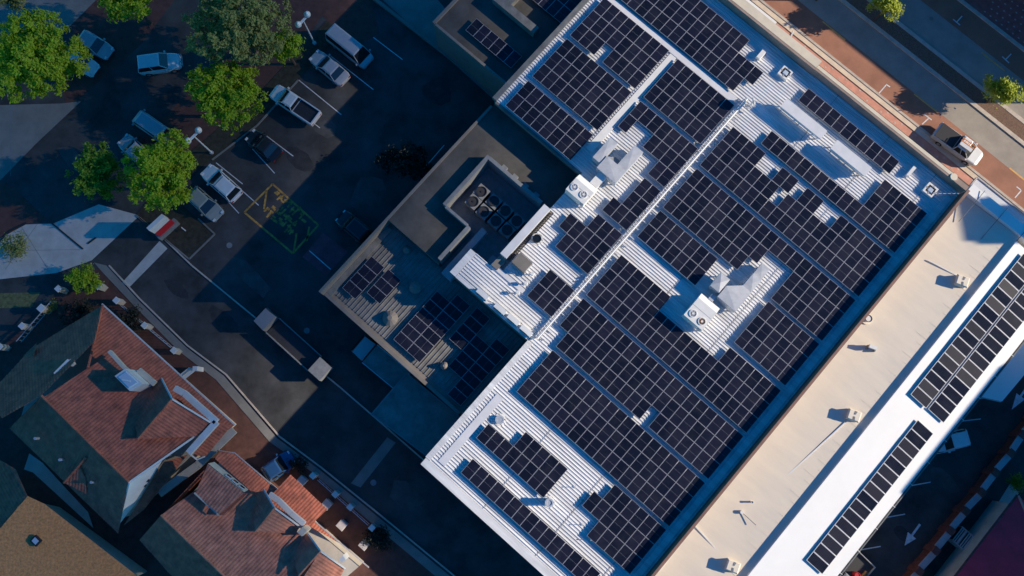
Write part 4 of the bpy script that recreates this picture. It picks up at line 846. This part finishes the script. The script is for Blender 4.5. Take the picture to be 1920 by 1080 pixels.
b = MB(); b.hexa([W(47.2, 33.7, 14.5), W(60.3, 33.7, 14.5), W(60.3, 54.3, 14.5), W(47.2, 54.3, 14.5)], [W(50.5, 36, 19), W(55, 36, 19), W(55, 51, 19), W(50.5, 51, 19)]); b.build('roof', M['redroof'], t)
y0, y1 = at(1850, 458, 7.3).y, at(1850, 392, 7.3).y
t = thing('tower_shade_block', 'unseen tall block added beyond the right frame edge for its shadow', 'building', (92, (y0 + y1) / 2, 0), 0)  # added out of view, height set by the shade wanted on the cream roof
b = MB(); b.box(86, 98, y0, y1 + 1.2, 0, 26.5); b.build('wall', M['concrete_wall'], t)
b = MB(); b.box(85.7, 98.3, y0 + .3, y1 + 1, 26.503, 26.8); b.build('roof_slab', M['concrete'], t)

# ------------------------------------------------------------------ front fences of the houses
def pillar(px, label, z=1.7, s=.26, m='plaster'):
    c = uv(*px, z); t = thing('fence_pillar', label, 'pillar', W(c[0], c[1], 0), TH, 'white capped fence pillars')
    b = MB(); b.box(-s * .8, s * .8, -s * .8, s * .8, 0, z - .14); b.build('shaft', M['plaster_c'], t, local=True)
    b = MB(); b.hexa([(-s, -s, z - .137), (s, -s, z - .137), (s, s, z - .137), (-s, s, z - .137)], [(-s * .9, -s * .9, z), (s * .9, -s * .9, z), (s * .9, s * .9, z), (-s * .9, s * .9, z)]); b.build('cap', M[m], t, local=True)
for px, lab in (((217, 563), 'fence pillar above the roof tip of the large tiled house'), ((270, 610), 'second fence pillar along the lane beside the large tiled house'), ((325, 657), 'third fence pillar along the lane beside the large tiled house'),
                ((108, 541), 'fence pillar left of the bright shrub at the lane corner'), ((182, 535), 'fence pillar in front of the bright shrub at the lane corner'), ((76, 578), 'wide fence pillar beside the small dry bush'), ((40, 611), 'fence pillar near the left frame edge by the dark path'),
                ((-2, 650), 'fence pillar cut by the left frame edge'), ((586, 892), 'fence pillar right of the dark blue parked car'), ((628, 927), 'fence pillar beside the porch of the pale tiled house'), ((656, 951), 'fence pillar right of the porch roof by the lane'),
                ((697, 990), 'last fence pillar along the lane beside the dark shrub')): pillar(px, lab, s=.34 if px[0] in (76, 182) else .28)
for px, lab in (((565, 902), 'blue-shaded square pedestal by the porch roof tip'), ((612, 946), 'blue-shaded square pedestal at the porch roof corner'), ((640, 985), 'blue-shaded square pedestal along the verandah eave'), ((682, 1022), 'blue-shaded square pedestal nearest the bottom of the verandah')): pillar(px, lab, 1.2, .42, 'coping')
def fence(px0, px1, label, z=1.1):
    p, q = at(*px0, z), at(*px1, z); t = thing('garden_fence', label, 'fence', (p.x, p.y, 0), math.atan2(q.y - p.y, q.x - p.x), 'garden fences'); L_ = (Vector((q.x, q.y, 0)) - Vector((p.x, p.y, 0))).length
    b = MB(); b.box(0, L_, -.03, .03, z - .08, z); b.box(0, L_, -.02, .02, .15, .22); b.build('rail', M['steel'], t, local=True)
    n = int(L_ / .45); bal = None
    for k in range(n):
        if bal is None: b = MB(); b.box(-.018, .018, -.018, .018, .0, z - .08); bal = b.build('baluster', M['steel'], t, local=True); o = bal
        else: o = bal.copy(); COL.objects.link(o); o.parent = t
        o.location = (.2 + k * .45, 0, 0)
fence((30, 640), (95, 565), 'metal fence along the dark footpath left of the large tiled house'); fence((225, 572), (320, 652), 'metal fence along the lane above the large tiled house'); fence((595, 900), (690, 985), 'metal fence along the lane above the pale tiled house')
t = thing('gate_wall', 'short white wall with end post beside the house gutter', 'wall', at(360, 695), 0)
b = MB(); b.beam(at(346, 708, 1.6), at(366, 692, 1.6), .3, .2); b.beam(at(346, 708, 0), at(366, 692, 0), .2, 1.6); b.build('wall', M['plaster'], t)
b = MB(); c = at(366, 691, 1.8); b.box(c.x - .22, c.x + .22, c.y - .22, c.y + .22, 0, 1.9); b.build('post', M['plaster'], t)
# ------------------------------------------------------------------ vehicles
def vehicle(label, nose, tail, kind, col, width=1.85, cat='car', group='parked and driven vehicles', name='parked_car', hz=.8):
    p, q = at(*nose, hz), at(*tail, hz); L_ = (p - q).length; c = (p + q) / 2; rz = math.atan2(p.y - q.y, p.x - q.x)
    t = thing(name, label, cat, (c.x, c.y, 0), rz, group); hl = L_ / 2; w = width / 2; P_ = PAINT[col]
    if kind in ('hatch', 'sedan', 'suv'):
        top = {'hatch': 1.5, 'sedan': 1.45, 'suv': 1.75}[kind]; belt = .92 if kind != 'suv' else 1.08
        st = [(-hl, .62, .42, .72), (-hl * .97, .84, .34, .88), (-hl * .82, .97, .25, belt), (-hl * .3, 1.0, .22, belt), (hl * .25, 1.0, .22, belt), (hl * .6, .97, .25, belt - .1), (hl * .86, .88, .3, belt - .24), (hl * .97, .72, .36, .62), (hl, .5, .42, .55)]
        cb = {'hatch': (-.90, .42, -.72, .08), 'sedan': (-.66, .42, -.40, .10), 'suv': (-.94, .44, -.82, .14)}[kind]
    elif kind == 'ute':
        top = 1.75; belt = 1.05
        st = [(-hl, .9, .5, 1.0), (-hl * .97, .97, .42, belt), (-hl * .5, 1.0, .35, belt), (hl * .2, 1.0, .3, belt), (hl * .55, .98, .32, belt), (hl * .88, .9, .36, belt - .12), (hl * .97, .76, .42, .8), (hl, .55, .46, .7)]
        cb = (-.10, .58, -.06, .30)
    else:
        top = 2.1; belt = 1.1
        st = [(-hl, .94, .4, belt), (-hl * .96, 1.0, .3, belt), (hl * .5, 1.0, .28, belt), (hl * .8, .96, .3, belt - .05), (hl * .96, .84, .36, .85), (hl, .6, .42, .7)]
        cb = (-.985, .80, -.96, .52)
    b = MB(); sec = []
    for x, k, zl, zt in st:
        a = w * k; sec.append([(x, -a * .94, zl), (x, -a, zl + (zt - zl) * .45), (x, -a * .97, zt - .06), (x, -a * .86, zt), (x, a * .86, zt), (x, a * .97, zt - .06), (x, a, zl + (zt - zl) * .45), (x, a * .94, zl)])
    i0 = len(b.v)
    for s in sec: b.v += s
    n = 8
    for j in range(len(sec) - 1):
        for k in range(n):
            a = i0 + j * n + k; d = i0 + j * n + (k + 1) % n; b.f.append((a, d, d + n, a + n)); b.m.append(0)
    b.f.append(tuple(range(i0 + n - 1, i0 - 1, -1))); b.m.append(0); b.f.append(tuple(range(i0 + (len(sec) - 1) * n, i0 + len(sec) * n))); b.m.append(0)
    b.build('body', P_, t, local=True, smooth=False)
    xr0, xf0, xr1, xf1 = (hl * k for k in cb); wb, wt = w * .90, w * .74; zb, zt = belt - .02, top
    B_ = {'rl': (xr0, -wb, zb), 'rr': (xr0, wb, zb), 'fl': (xf0, -wb, zb - .03), 'fr': (xf0, wb, zb - .03)}; T_ = {'rl': (xr1, -wt, zt - .04), 'rr': (xr1, wt, zt - .04), 'fl': (xf1, -wt, zt - .05), 'fr': (xf1, wt, zt - .05)}
    def gl(nm, a, d):
        g_ = MB(); g_.face([B_[a], B_[d], T_[d], T_[a]]); g_.build(nm, M['glass'], t, local=True)
    gl('windscreen', 'fl', 'fr'); gl('rear_window', 'rr', 'rl'); gl('side_window', 'rl', 'fl'); gl('side_window', 'fr', 'rr')
    b = MB(); b.hexa([(xr1 - .04, -wt - .03, zt - .05), (xf1 + .04, -wt - .03, zt - .06), (xf1 + .04, wt + .03, zt - .06), (xr1 - .04, wt + .03, zt - .05)], [(xr1 + .1, -wt + .12, zt + .02), (xf1 - .1, -wt + .12, zt + .01), (xf1 - .1, wt - .12, zt + .01), (xr1 + .1, wt - .12, zt + .02)]); b.build('roof', P_, t, local=True)
    pl_ = [(B_[a], T_[a], .045) for a in ('rl', 'rr', 'fl', 'fr')]
    if kind != 'van':
        xm = (xr0 + xf0) / 2; xm2 = (xr1 + xf1) / 2; pl_ += [((xm, s * wb * 1.005, zb), (xm2, s * wt * 1.005, zt - .05), .04) for s in (-1, 1)]
    for a, d, r_ in pl_: b = MB(); b.tube(a, d, r_, 5); b.build('window_pillar', P_, t, local=True)
    wm = None
    for x in (-hl * .58, hl * .62):
        for s in (-1, 1):
            b = MB(); r_ = .34; n = 18; ys = (s * (w - .22), s * (w + .005))
            for y0, y1 in (ys,):
                a = [(x + r_ * math.cos(2 * math.pi * k / n), r_ + r_ * math.sin(2 * math.pi * k / n)) for k in range(n)]
                b.hexa([(px, y0, pz) for px, pz in a], [(px, y1, pz) for px, pz in a])
            wh = b.build('wheel', M['rubber'], t, local=True)
            b = MB(); a = [(x + .2 * math.cos(2 * math.pi * k / 12), r_ + .2 * math.sin(2 * math.pi * k / 12)) for k in range(12)]; b.hexa([(px, s * (w - .02), pz) for px, pz in a], [(px, s * (w + .02), pz) for px, pz in a]); b.build('rim', M['rim'], wh, local=True)
    for s in (-1, 1):
        b = MB(); b.box(hl * .86, hl * .955, s * w * .62 - .16, s * w * .62 + .16, .66, .78); b.build('headlight', M['lamp'], t, local=True)
        b = MB(); b.box(-hl - .01, -hl * .975, s * w * .68 - .12, s * w * .68 + .12, .7, .84); b.build('tail_light', M['redlens'], t, local=True)
        b = MB(); b.box(xf0 - .28, xf0 - .12, s * (w + .08) - .09, s * (w + .08) + .09, belt - .02, belt + .14); b.build('mirror', P_, t, local=True)
    b = MB(); b.box(hl * .97, hl + .02, -w * .5, w * .5, .4, .56); b.build('bumper', M['black'], t, local=True)
    return t, hl, w, belt, top
def tray(t, hl, w, belt, cover):
    x0, x1 = -hl * .95, -hl * .13
    b = MB()
    if cover: b.box(x0, x1, -w * .88, w * .88, belt + .003, belt + .05); b.build('tray_cover', M['black'], t, local=True)
    else:
        b.box(x0, x1, -w * .82, w * .82, belt + .002, belt + .012); b.build('tray_floor', M['dark'], t, local=True)
        b = MB()
        for y in (-1, 1): b.box(x0 - .05, x1, y * w * .88 - .06, y * w * .88 + .06, belt + .004, belt + .22)
        b.box(x0 - .1, x0, -w * .9, w * .9, belt + .004, belt + .2); b.build('tray_side', PAINT['white'], t, local=True)
vehicle('small dark-windowed car parked under the leafy tree by the brick bay', (206, 101), (149, 66), 'hatch', 'silver')
vehicle('pale car half hidden by the big leafy tree at the left frame edge', (179, 133), (124, 100), 'hatch', 'white')
t, hl, w_, be, tp = vehicle('white four-wheel drive moving along the shaded street at upper left', (338, 113), (258, 124), 'suv', 'white', 1.9)
b = MB(); b.tube((hl + .12, -w_ * .7, .75), (hl + .12, w_ * .7, .75), .04); b.tube((hl + .12, -w_ * .6, .5), (hl + .12, w_ * .6, .5), .04)
for s in (-.6, -.2, .2, .6): b.tube((hl + .12, s * w_, .45), (hl + .05, s * w_, .95), .035)
b.build('bull_bar', M['rim'], t, local=True)
vehicle('pale hatchback facing the street left of the round tree', (227, 258), (276, 303), 'hatch', 'silver')
vehicle('small van with a plain roof above the round tree', (254, 216), (314, 258), 'van', 'silver', 1.75, 'van')
vehicle('long pale van at the top end of the car park', (692, 118), (622, 62), 'van', 'silver', 1.95, 'van')
vehicle('pale sedan parked beside the long pale van', (586, 100), (648, 152), 'sedan', 'silver')
t, hl, w_, be, tp = vehicle('white pickup with an open tray in the car park', (511, 168), (594, 224), 'ute', 'white', 1.9, 'pickup')
tray(t, hl, w_, be, False)
vehicle('black car below the white pickup in the car park', (466, 250), (522, 294), 'sedan', 'black')
t, hl, w_, be, tp = vehicle('white car with a two-panel roof beside the round tree', (383, 315), (445, 370), 'hatch', 'white', 1.9)
b = MB(); b.box(-.05, .0, -w_ * .66, w_ * .66, tp + .02, tp + .035); b.build('roof_joint', M['black'], t, local=True)
vehicle('dull green-grey car nearest the garden kerb below the white car', (411, 407), (357, 358), 'hatch', 'sage')
vehicle('black car near the red painted bay', (636, 402), (690, 448), 'suv', 'black')
vehicle('dark blue car parked between the two tiled houses', (549, 856), (496, 892), 'hatch', 'blue')
vehicle('blue-shaded white car nosed under the white roof in the lane', (1750, 834), (1817, 819), 'hatch', 'white', 1.8)
t, hl, w_, be, tp = vehicle('white pickup with dark tray cover and orange ladder on the sunlit street', (1838, 301), (1756, 242), 'ute', 'white', 1.95, 'pickup')
tray(t, hl, w_, be, True)
b = MB()
for s in (-.16, .16): b.box(-.3, 1.35, s - .03 + .1, s + .03 + .1, tp + .16, tp + .22)
for k in range(5): b.box(-.2 + k * .33, -.16 + k * .33, -.06, .26, tp + .17, tp + .2)
b.build('ladder', M['orange'], t, local=True)
b = MB()
for x in (-.1, .9): b.box(x, x + .05, -w_ * .74, w_ * .74, tp + .08, tp + .13)
b.build('roof_rack', M['rim'], t, local=True)
b = MB(); b.box(-.2, 1.2, -.55, -.15, tp + .05, tp + .22); b.build('roof_tube', PAINT['white'], t, local=True)
# working vehicle at the bottom of the lane
t, hl, w_, be, tp = vehicle('flat-tray pickup with red and yellow load at the bottom of the lane', (1556, 1120), (1620, 1048), 'ute', 'grey', 1.95, 'pickup')
b = MB(); b.box(-hl * 1.02, -hl * .1, -1.05, 1.05, be + .05, be + .1); b.build('tray_floor', M['dark'], t, local=True)
b = MB()
for (a, c, d, e) in ((-hl * 1.04, -hl * .08, -1.09, -1.03), (-hl * 1.04, -hl * .08, 1.03, 1.09), (-hl * 1.04, -hl * 1.01, -1.03, 1.03)): b.box(a, c, d, e, be + .05, be + .38)
b.build('tray_side', PAINT['silver'], t, local=True)
for nm, x, y, r_, m, lab in (('red_drum', -.75, .2, .3, 'signred', 'round red drum standing in the pickup tray'),):
    p = Matrix.Rotation(t.rotation_euler.z, 4, 'Z') @ Vector((x, y, 0)) + t.location; d = thing(nm, lab, 'drum', (p.x, p.y, be + .1), 0)
    b = MB(); b.cyl((0, 0), 0, .6, r_, 16, r_ * .95); b.build('body', M[m], d, local=True); b = MB(); b.ring((0, 0), .6, r_ * .95, r_ * .8, .05); b.build('rim', M['signred'], d, local=True)
p = Matrix.Rotation(t.rotation_euler.z, 4, 'Z') @ Vector((-1.1, .78, 0)) + t.location; d = thing('yellow_toolbox', 'yellow and black toolbox along the edge of the pickup tray', 'toolbox', (p.x, p.y, be + .1), t.rotation_euler.z)
b = MB(); b.box(-.6, .6, -.14, .14, 0, .3); b.build('box', M['yellowpaint'], d, local=True); b = MB(); b.box(-.62, .62, -.06, .06, .303, .34); b.build('lid', M['black'], d, local=True)
# trucks beside the lower roof
def truck(label, nose, tail, w, kind):
    p, q = at(*nose, 1.5), at(*tail, 1.5); L_ = (p - q).length; c = (p + q) / 2; t = thing('truck', label, 'truck', (c.x, c.y, 0), math.atan2(p.y - q.y, p.x - q.x), 'trucks'); hl = L_ / 2; w /= 2
    b = MB(); b.hexa([(hl - 1.9, -w, .5), (hl - .1, -w * .96, .5), (hl - .1, w * .96, .5), (hl - 1.9, w, .5)], [(hl - 1.85, -w * .95, 2.3), (hl - .55, -w * .86, 2.3), (hl - .55, w * .86, 2.3), (hl - 1.85, w * .95, 2.3)]); cab = b.build('cab', PAINT['grey' if kind == 'flat' else 'silver'], t, local=True)
    b = MB(); b.face([(hl - .13, -w * .85, 1.3), (hl - .13, w * .85, 1.3), (hl - .48, w * .8, 2.2), (hl - .48, -w * .8, 2.2)]); b.build('windscreen', M['glass'], cab, local=True)
    for v_ in b.v: pass
    b = MB(); b.box(-hl, hl - 1.95, -w * .45, w * .45, .55, .8); b.build('chassis', M['black'], t, local=True)
    if kind == 'box':
        b = MB(); b.box(-hl, hl - 2.1, -w * 1.05, w * 1.05, .9, 2.9); b.build('cargo_box', M['sheet_dim'], t, local=True)
        b = MB(); b.box(-hl, hl - 2.1, -w * 1.05, -w * .98, 2.903, 2.95); b.box(-hl, hl - 2.1, w * .98, w * 1.05, 2.903, 2.95); b.build('edge_rail', M['steel'], t, local=True)
    else:
        b = MB(); b.box(-hl + 1.6, hl - 2.0, -w, w, .9, 1.05); b.build('deck', M['dark'], t, local=True)
        b = MB()
        for s in (-1, 1): b.box(-hl + 1.6, hl - 2.0, s * w - .05, s * w + .05, 1.05, 1.4)
        b.build('side_board', M['fade'], t, local=True)
        b = MB(); b.box(-hl, -hl + 1.55, -w * .9, w * .9, .9, 2.0); b.build('rear_locker', M['fade'], t, local=True)
    for x in (-hl + 1.0, -hl + 2.1, hl - 1.0):
        for s in (-1, 1):
            b = MB(); a = [(x + .45 * math.cos(2 * math.pi * k / 16), .45 + .45 * math.sin(2 * math.pi * k / 16)) for k in range(16)]; b.hexa([(px, s * (w - .3), pz) for px, pz in a], [(px, s * (w - .02), pz) for px, pz in a]); b.build('wheel', M['rubber'], t, local=True)
truck('long dark-decked flatbed truck in the shaded lane', (483, 585), (612, 702), 1.9, 'flat')
truck('box truck parked against the lower roof wall', (667, 640), (778, 732), 2.2, 'box')
# ------------------------------------------------------------------ street lamps and sign
for lab, g1, g2, base in (('twin-globe street lamp rising through the round tree', (372, 244), (352, 264), None), ('twin-globe street lamp above the car park entrance', (576, 27), (559, 46), None)):
    zt = 5.6; p, q = at(*g1, zt), at(*g2, zt); c = (p + q) / 2; t = thing('street_lamp', lab, 'street lamp', (c.x, c.y, 0), 0, 'twin-globe street lamps')
    b = MB(); b.tube((c.x, c.y, 0), (c.x, c.y, zt - .2), .09, 8, .06); b.build('pole', M['acwhite'], t)
    b = MB(); b.beam(p + Vector((0, 0, -.25)), q + Vector((0, 0, -.25)), .22, .12); b.build('arm', M['acwhite'], t)
    for gp in (p, q):
        b = MB(); rs = [(.0, -.34), (.2, -.28), (.33, -.1), (.34, .06), (.24, .26), (.0, .36)]
        for (r0, z0), (r1, z1) in zip(rs, rs[1:]): b.cyl((gp.x, gp.y), gp.z + z0, gp.z + z1, max(r0, .01), 14, max(r1, .01))
        b.build('globe', M['acwhite'], t, smooth=True)
    b = MB(); b.cyl((c.x, c.y), 0, .25, .2, 12); b.build('base', M['steel'], t)
p = at(318, 432, 0); t = thing('pylon_sign', 'red and white pylon sign below the round tree', 'sign', (p.x, p.y, 0), R(-45))
for nm, z0, z1, m, wd in (('plinth', 0, .9, 'fade', 1.25), ('red_panel', .9, 2.3, 'signred', 1.0), ('white_panel', 2.303, 3.7, 'plaster', 1.0)):
    b = MB(); b.box(-.2 if nm != 'plinth' else -.3, .2 if nm != 'plinth' else .3, -wd, wd, z0, z1); b.build(nm, M[m], t, local=True)
for a, c, lab in (((345, 430), (352, 437), 'short white kerb stick in the garden bed'),):
    p = at(*a, .4); d = thing('marker_post', lab, 'post', (p.x, p.y, 0), R(-40)); b = MB(); b.tube((0, 0, 0), (.0, 0, .5), .04); b.build('post', M['acwhite'], d, local=True)
    b = MB(); b.box(-.3, .3, -.05, .05, .5, .56); b.build('cross_bar', M['acwhite'], d, local=True)

# ------------------------------------------------------------------ trees and shrubs
def leafmat(name, lo, hi, trans=.25):
    m = bpy.data.materials.new(name); m.use_nodes = True; N = m.node_tree.nodes; L = m.node_tree.links; b = N['Principled BSDF']
    tc = N.new('ShaderNodeTexCoord'); nz = N.new('ShaderNodeTexNoise'); nz.inputs['Scale'].default_value = 1.6; nz.inputs['Detail'].default_value = 5; nz.inputs['Roughness'].default_value = .8
    rp = N.new('ShaderNodeValToRGB'); rp.color_ramp.elements[0].position = .36; rp.color_ramp.elements[1].position = .64
    rp.color_ramp.elements[0].color = (*lo, 1); rp.color_ramp.elements[1].color = (*hi, 1)
    L.new(tc.outputs['Object'], nz.inputs['Vector']); L.new(nz.outputs[0], rp.inputs[0]); L.new(rp.outputs[0], b.inputs['Base Color']); b.inputs['Roughness'].default_value = .55
    tr = N.new('ShaderNodeBsdfTranslucent'); L.new(rp.outputs[0], tr.inputs[0]); mx = N.new('ShaderNodeMixShader'); mx.inputs[0].default_value = trans
    L.new(b.outputs[0], mx.inputs[1]); L.new(tr.outputs[0], mx.inputs[2]); L.new(mx.outputs[0], N['Material Output'].inputs[0])
    return m
LEAF = {'bright': leafmat('bright_leaves', (.24, .37, .012), (.54, .66, .03), .5), 'green': leafmat('green_leaves', (.10, .24, .015), (.24, .42, .03), .42), 'olive': leafmat('olive_leaves', (.22, .235, .06), (.42, .42, .13), .42),
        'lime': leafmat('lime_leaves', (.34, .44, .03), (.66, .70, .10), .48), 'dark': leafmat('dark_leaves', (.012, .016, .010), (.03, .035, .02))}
def tree(label, px, rad, h, leaf, n=140, per=46, ls=.17, lobes=9, seed=1, flat=.7, name='leafy_tree', cat='tree', clump=.42, bare=0):
    rnd = random.Random(seed); zc = h - rad * flat * .8; c = at(*px, zc); t = thing(name, label, cat, (c.x, c.y, 0), 0, 'trees and shrubs' if cat == 'tree' else 'shrubs')
    b = MB(); top = Vector((0, 0, max(.3, zc - rad * flat * .3)))
    b.tube((0, 0, 0), top, .05 * rad + .04, 8, .03 * rad + .03)
    lob = []
    for k in range(lobes):
        a = k * 2.399 + rnd.uniform(-.3, .3); rr = rad * .58 * math.sqrt((k + .4) / lobes) * rnd.uniform(.8, 1.15); z = zc + rad * flat * rnd.uniform(-.35, .55) * (1 - rr / rad)
        p = Vector((rr * math.cos(a), rr * math.sin(a), z)); lob.append((p, rad * rnd.uniform(.34, .52))); b.tube(top, p, .022 * rad + .015, 6, .008 * rad + .008)
    b.build('trunk', M['bark'], t, local=True)
    vs = []; fs = []
    for k in range(n):
        p, r_ = lob[k % lobes]
        d = Vector((rnd.gauss(0, 1), rnd.gauss(0, 1), rnd.gauss(.35, .9))).normalized(); cc = p + Vector((d.x, d.y, d.z * flat * 1.1)) * r_ * rnd.uniform(.72, 1.08)
        if cc.z < .15: cc.z = .15
        for j in range(per):
            e = Vector((rnd.gauss(0, 1), rnd.gauss(0, 1), rnd.gauss(0, .8))) * clump * .5; q = cc + e
            nn = (d * .8 + Vector((.75 + rnd.gauss(0, .5), rnd.gauss(0, .5), .45 + rnd.gauss(0, .4)))).normalized(); a = nn.orthogonal().normalized(); a = Matrix.Rotation(rnd.uniform(0, 6.28), 3, nn) @ a; bb = nn.cross(a)
            s = ls * rnd.uniform(.6, 1.3); i = len(vs)
            vs += [tuple(q - a * s), tuple(q - bb * s * .45 + nn * .02), tuple(q + a * s), tuple(q + bb * s * .45 + nn * .02)]; fs.append((i, i + 1, i + 2, i + 3))
    me = bpy.data.meshes.new('crown'); me.from_pydata(vs, [], fs); me.materials.append(LEAF[leaf]); me.update()
    o = bpy.data.objects.new('crown', me); COL.objects.link(o); o.parent = t
    return t
tree('largest bright green tree with mauve blossom specks at the upper left edge', (62, 108), 5.3, 8.5, 'bright', 520, 44, .17, 14, 3)
tree('green tree cut by the top frame edge above the white four-wheel drive', (240, -4), 3.1, 7.5, 'bright', 150, 46, .17, 9, 4)
tree('tall olive-grey tree between the street and the long pale van', (447, 52), 5.5, 10, 'olive', 430, 44, .17, 15, 5)
tree('yellow-green tree just below the tall olive-grey tree', (430, 184), 4.0, 7.5, 'bright', 260, 44, .17, 10, 6)
tree('small light green tree at the right flank of the tall olive-grey tree', (532, 85), 2.3, 6, 'bright', 80, 44, .16, 6, 7)
tree('round yellow-green tree beside the street lamp', (302, 325), 4.1, 8, 'bright', 290, 44, .17, 12, 8)
tree('smaller ragged green tree left of the round yellow-green tree', (182, 326), 3.1, 6, 'green', 130, 46, .17, 8, 9)
tree('bright shrub at the lane corner beside a white fence pillar', (155, 522), 1.6, 2.6, 'bright', 60, 44, .13, 6, 10, .6, 'garden_shrub', 'shrub')
tree('sparse olive shrub on the pale driveway at the left frame edge', (28, 462), 1.8, 2.2, 'olive', 36, 30, .13, 6, 11, .5, 'garden_shrub', 'shrub', .5)
tree('small lime tree in the street median at the top frame edge', (1663, 12), 1.6, 4.4, 'lime', 60, 48, .14, 6, 12, .9)
tree('small lime tree in the mulched median beside the grey road', (1880, 172), 1.9, 4.4, 'lime', 80, 50, .14, 7, 13, .9)
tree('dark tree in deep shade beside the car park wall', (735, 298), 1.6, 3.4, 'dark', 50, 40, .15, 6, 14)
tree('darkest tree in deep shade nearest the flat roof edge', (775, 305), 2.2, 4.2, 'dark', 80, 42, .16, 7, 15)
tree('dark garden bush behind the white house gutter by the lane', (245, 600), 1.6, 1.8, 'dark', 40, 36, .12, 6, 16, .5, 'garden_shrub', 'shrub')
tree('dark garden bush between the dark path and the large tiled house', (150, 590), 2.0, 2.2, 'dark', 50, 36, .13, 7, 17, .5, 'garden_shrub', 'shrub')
tree('small dry bush beside the wide fence pillar', (95, 579), .7, 1.0, 'olive', 16, 26, .09, 4, 18, .6, 'garden_shrub', 'shrub', .3)
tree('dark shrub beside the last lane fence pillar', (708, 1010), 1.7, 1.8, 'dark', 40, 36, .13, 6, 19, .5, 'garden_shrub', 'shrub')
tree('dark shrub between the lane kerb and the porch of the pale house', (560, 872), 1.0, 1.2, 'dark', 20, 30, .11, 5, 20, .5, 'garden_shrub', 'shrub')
tree('green bush beside the canopy end at the brick pier wall', (1905, 905), 1.0, 1.6, 'green', 26, 34, .11, 5, 21, .6, 'garden_shrub', 'shrub')
tree('leafy branch in the very top left corner', (18, -8), 2.2, 6.5, 'olive', 60, 40, .15, 6, 22)
tree('street tree beyond the top frame edge over the white awning', (1560, -40), 2.0, 6.0, 'lime', 70, 44, .15, 7, 23, .9)
# ------------------------------------------------------------------ volume added out of view to dim the sun over the west half
def sun_dimmer():
    """thin volume added high up towards the sun, unseen, to dim the car park side"""
    zc = 300.0; off = (zc - 8) / math.tan(SUN_EL)
    ed = [(1080, -260), (1060, -60), (1040, 60), (1015, 160), (965, 300), (900, 440), (865, 560), (825, 700), (775, 820), (752, 930), (745, 1080), (740, 1300)]
    P_ = [at(x, y, 8) for x, y in ed]; pts = []
    for a, d in zip(P_, P_[1:]):
        for k in range(4):
            p = a.lerp(d, k / 4); pts.append((p.x + off + .5 * math.sin(p.y * .9) + .35 * math.sin(p.y * 2.3 + 1), p.y))
    pts.append((P_[-1].x + off, P_[-1].y))
    pts = pts + [(off - 60, pts[-1][1] - 30), (off - 130, pts[-1][1] - 10), (off - 150, 0), (off - 130, pts[0][1] + 10), (off - 60, pts[0][1] + 30)]
    b = MB(); b.prism(pts[::-1], zc, zc + 2.0)
    m = bpy.data.materials.new('sun_dimmer_volume'); m.use_nodes = True; N = m.node_tree.nodes; N.remove(N['Principled BSDF']); pv = N.new('ShaderNodeVolumePrincipled')
    pv.inputs['Color'].default_value = (.95, .95, .97, 1); pv.inputs['Density'].default_value = .40; m.node_tree.links.new(pv.outputs[0], N['Material Output'].inputs['Volume'])
    o = b.build('sun_dimmer', m); o['kind'] = 'stuff'; return o
sun_dimmer()
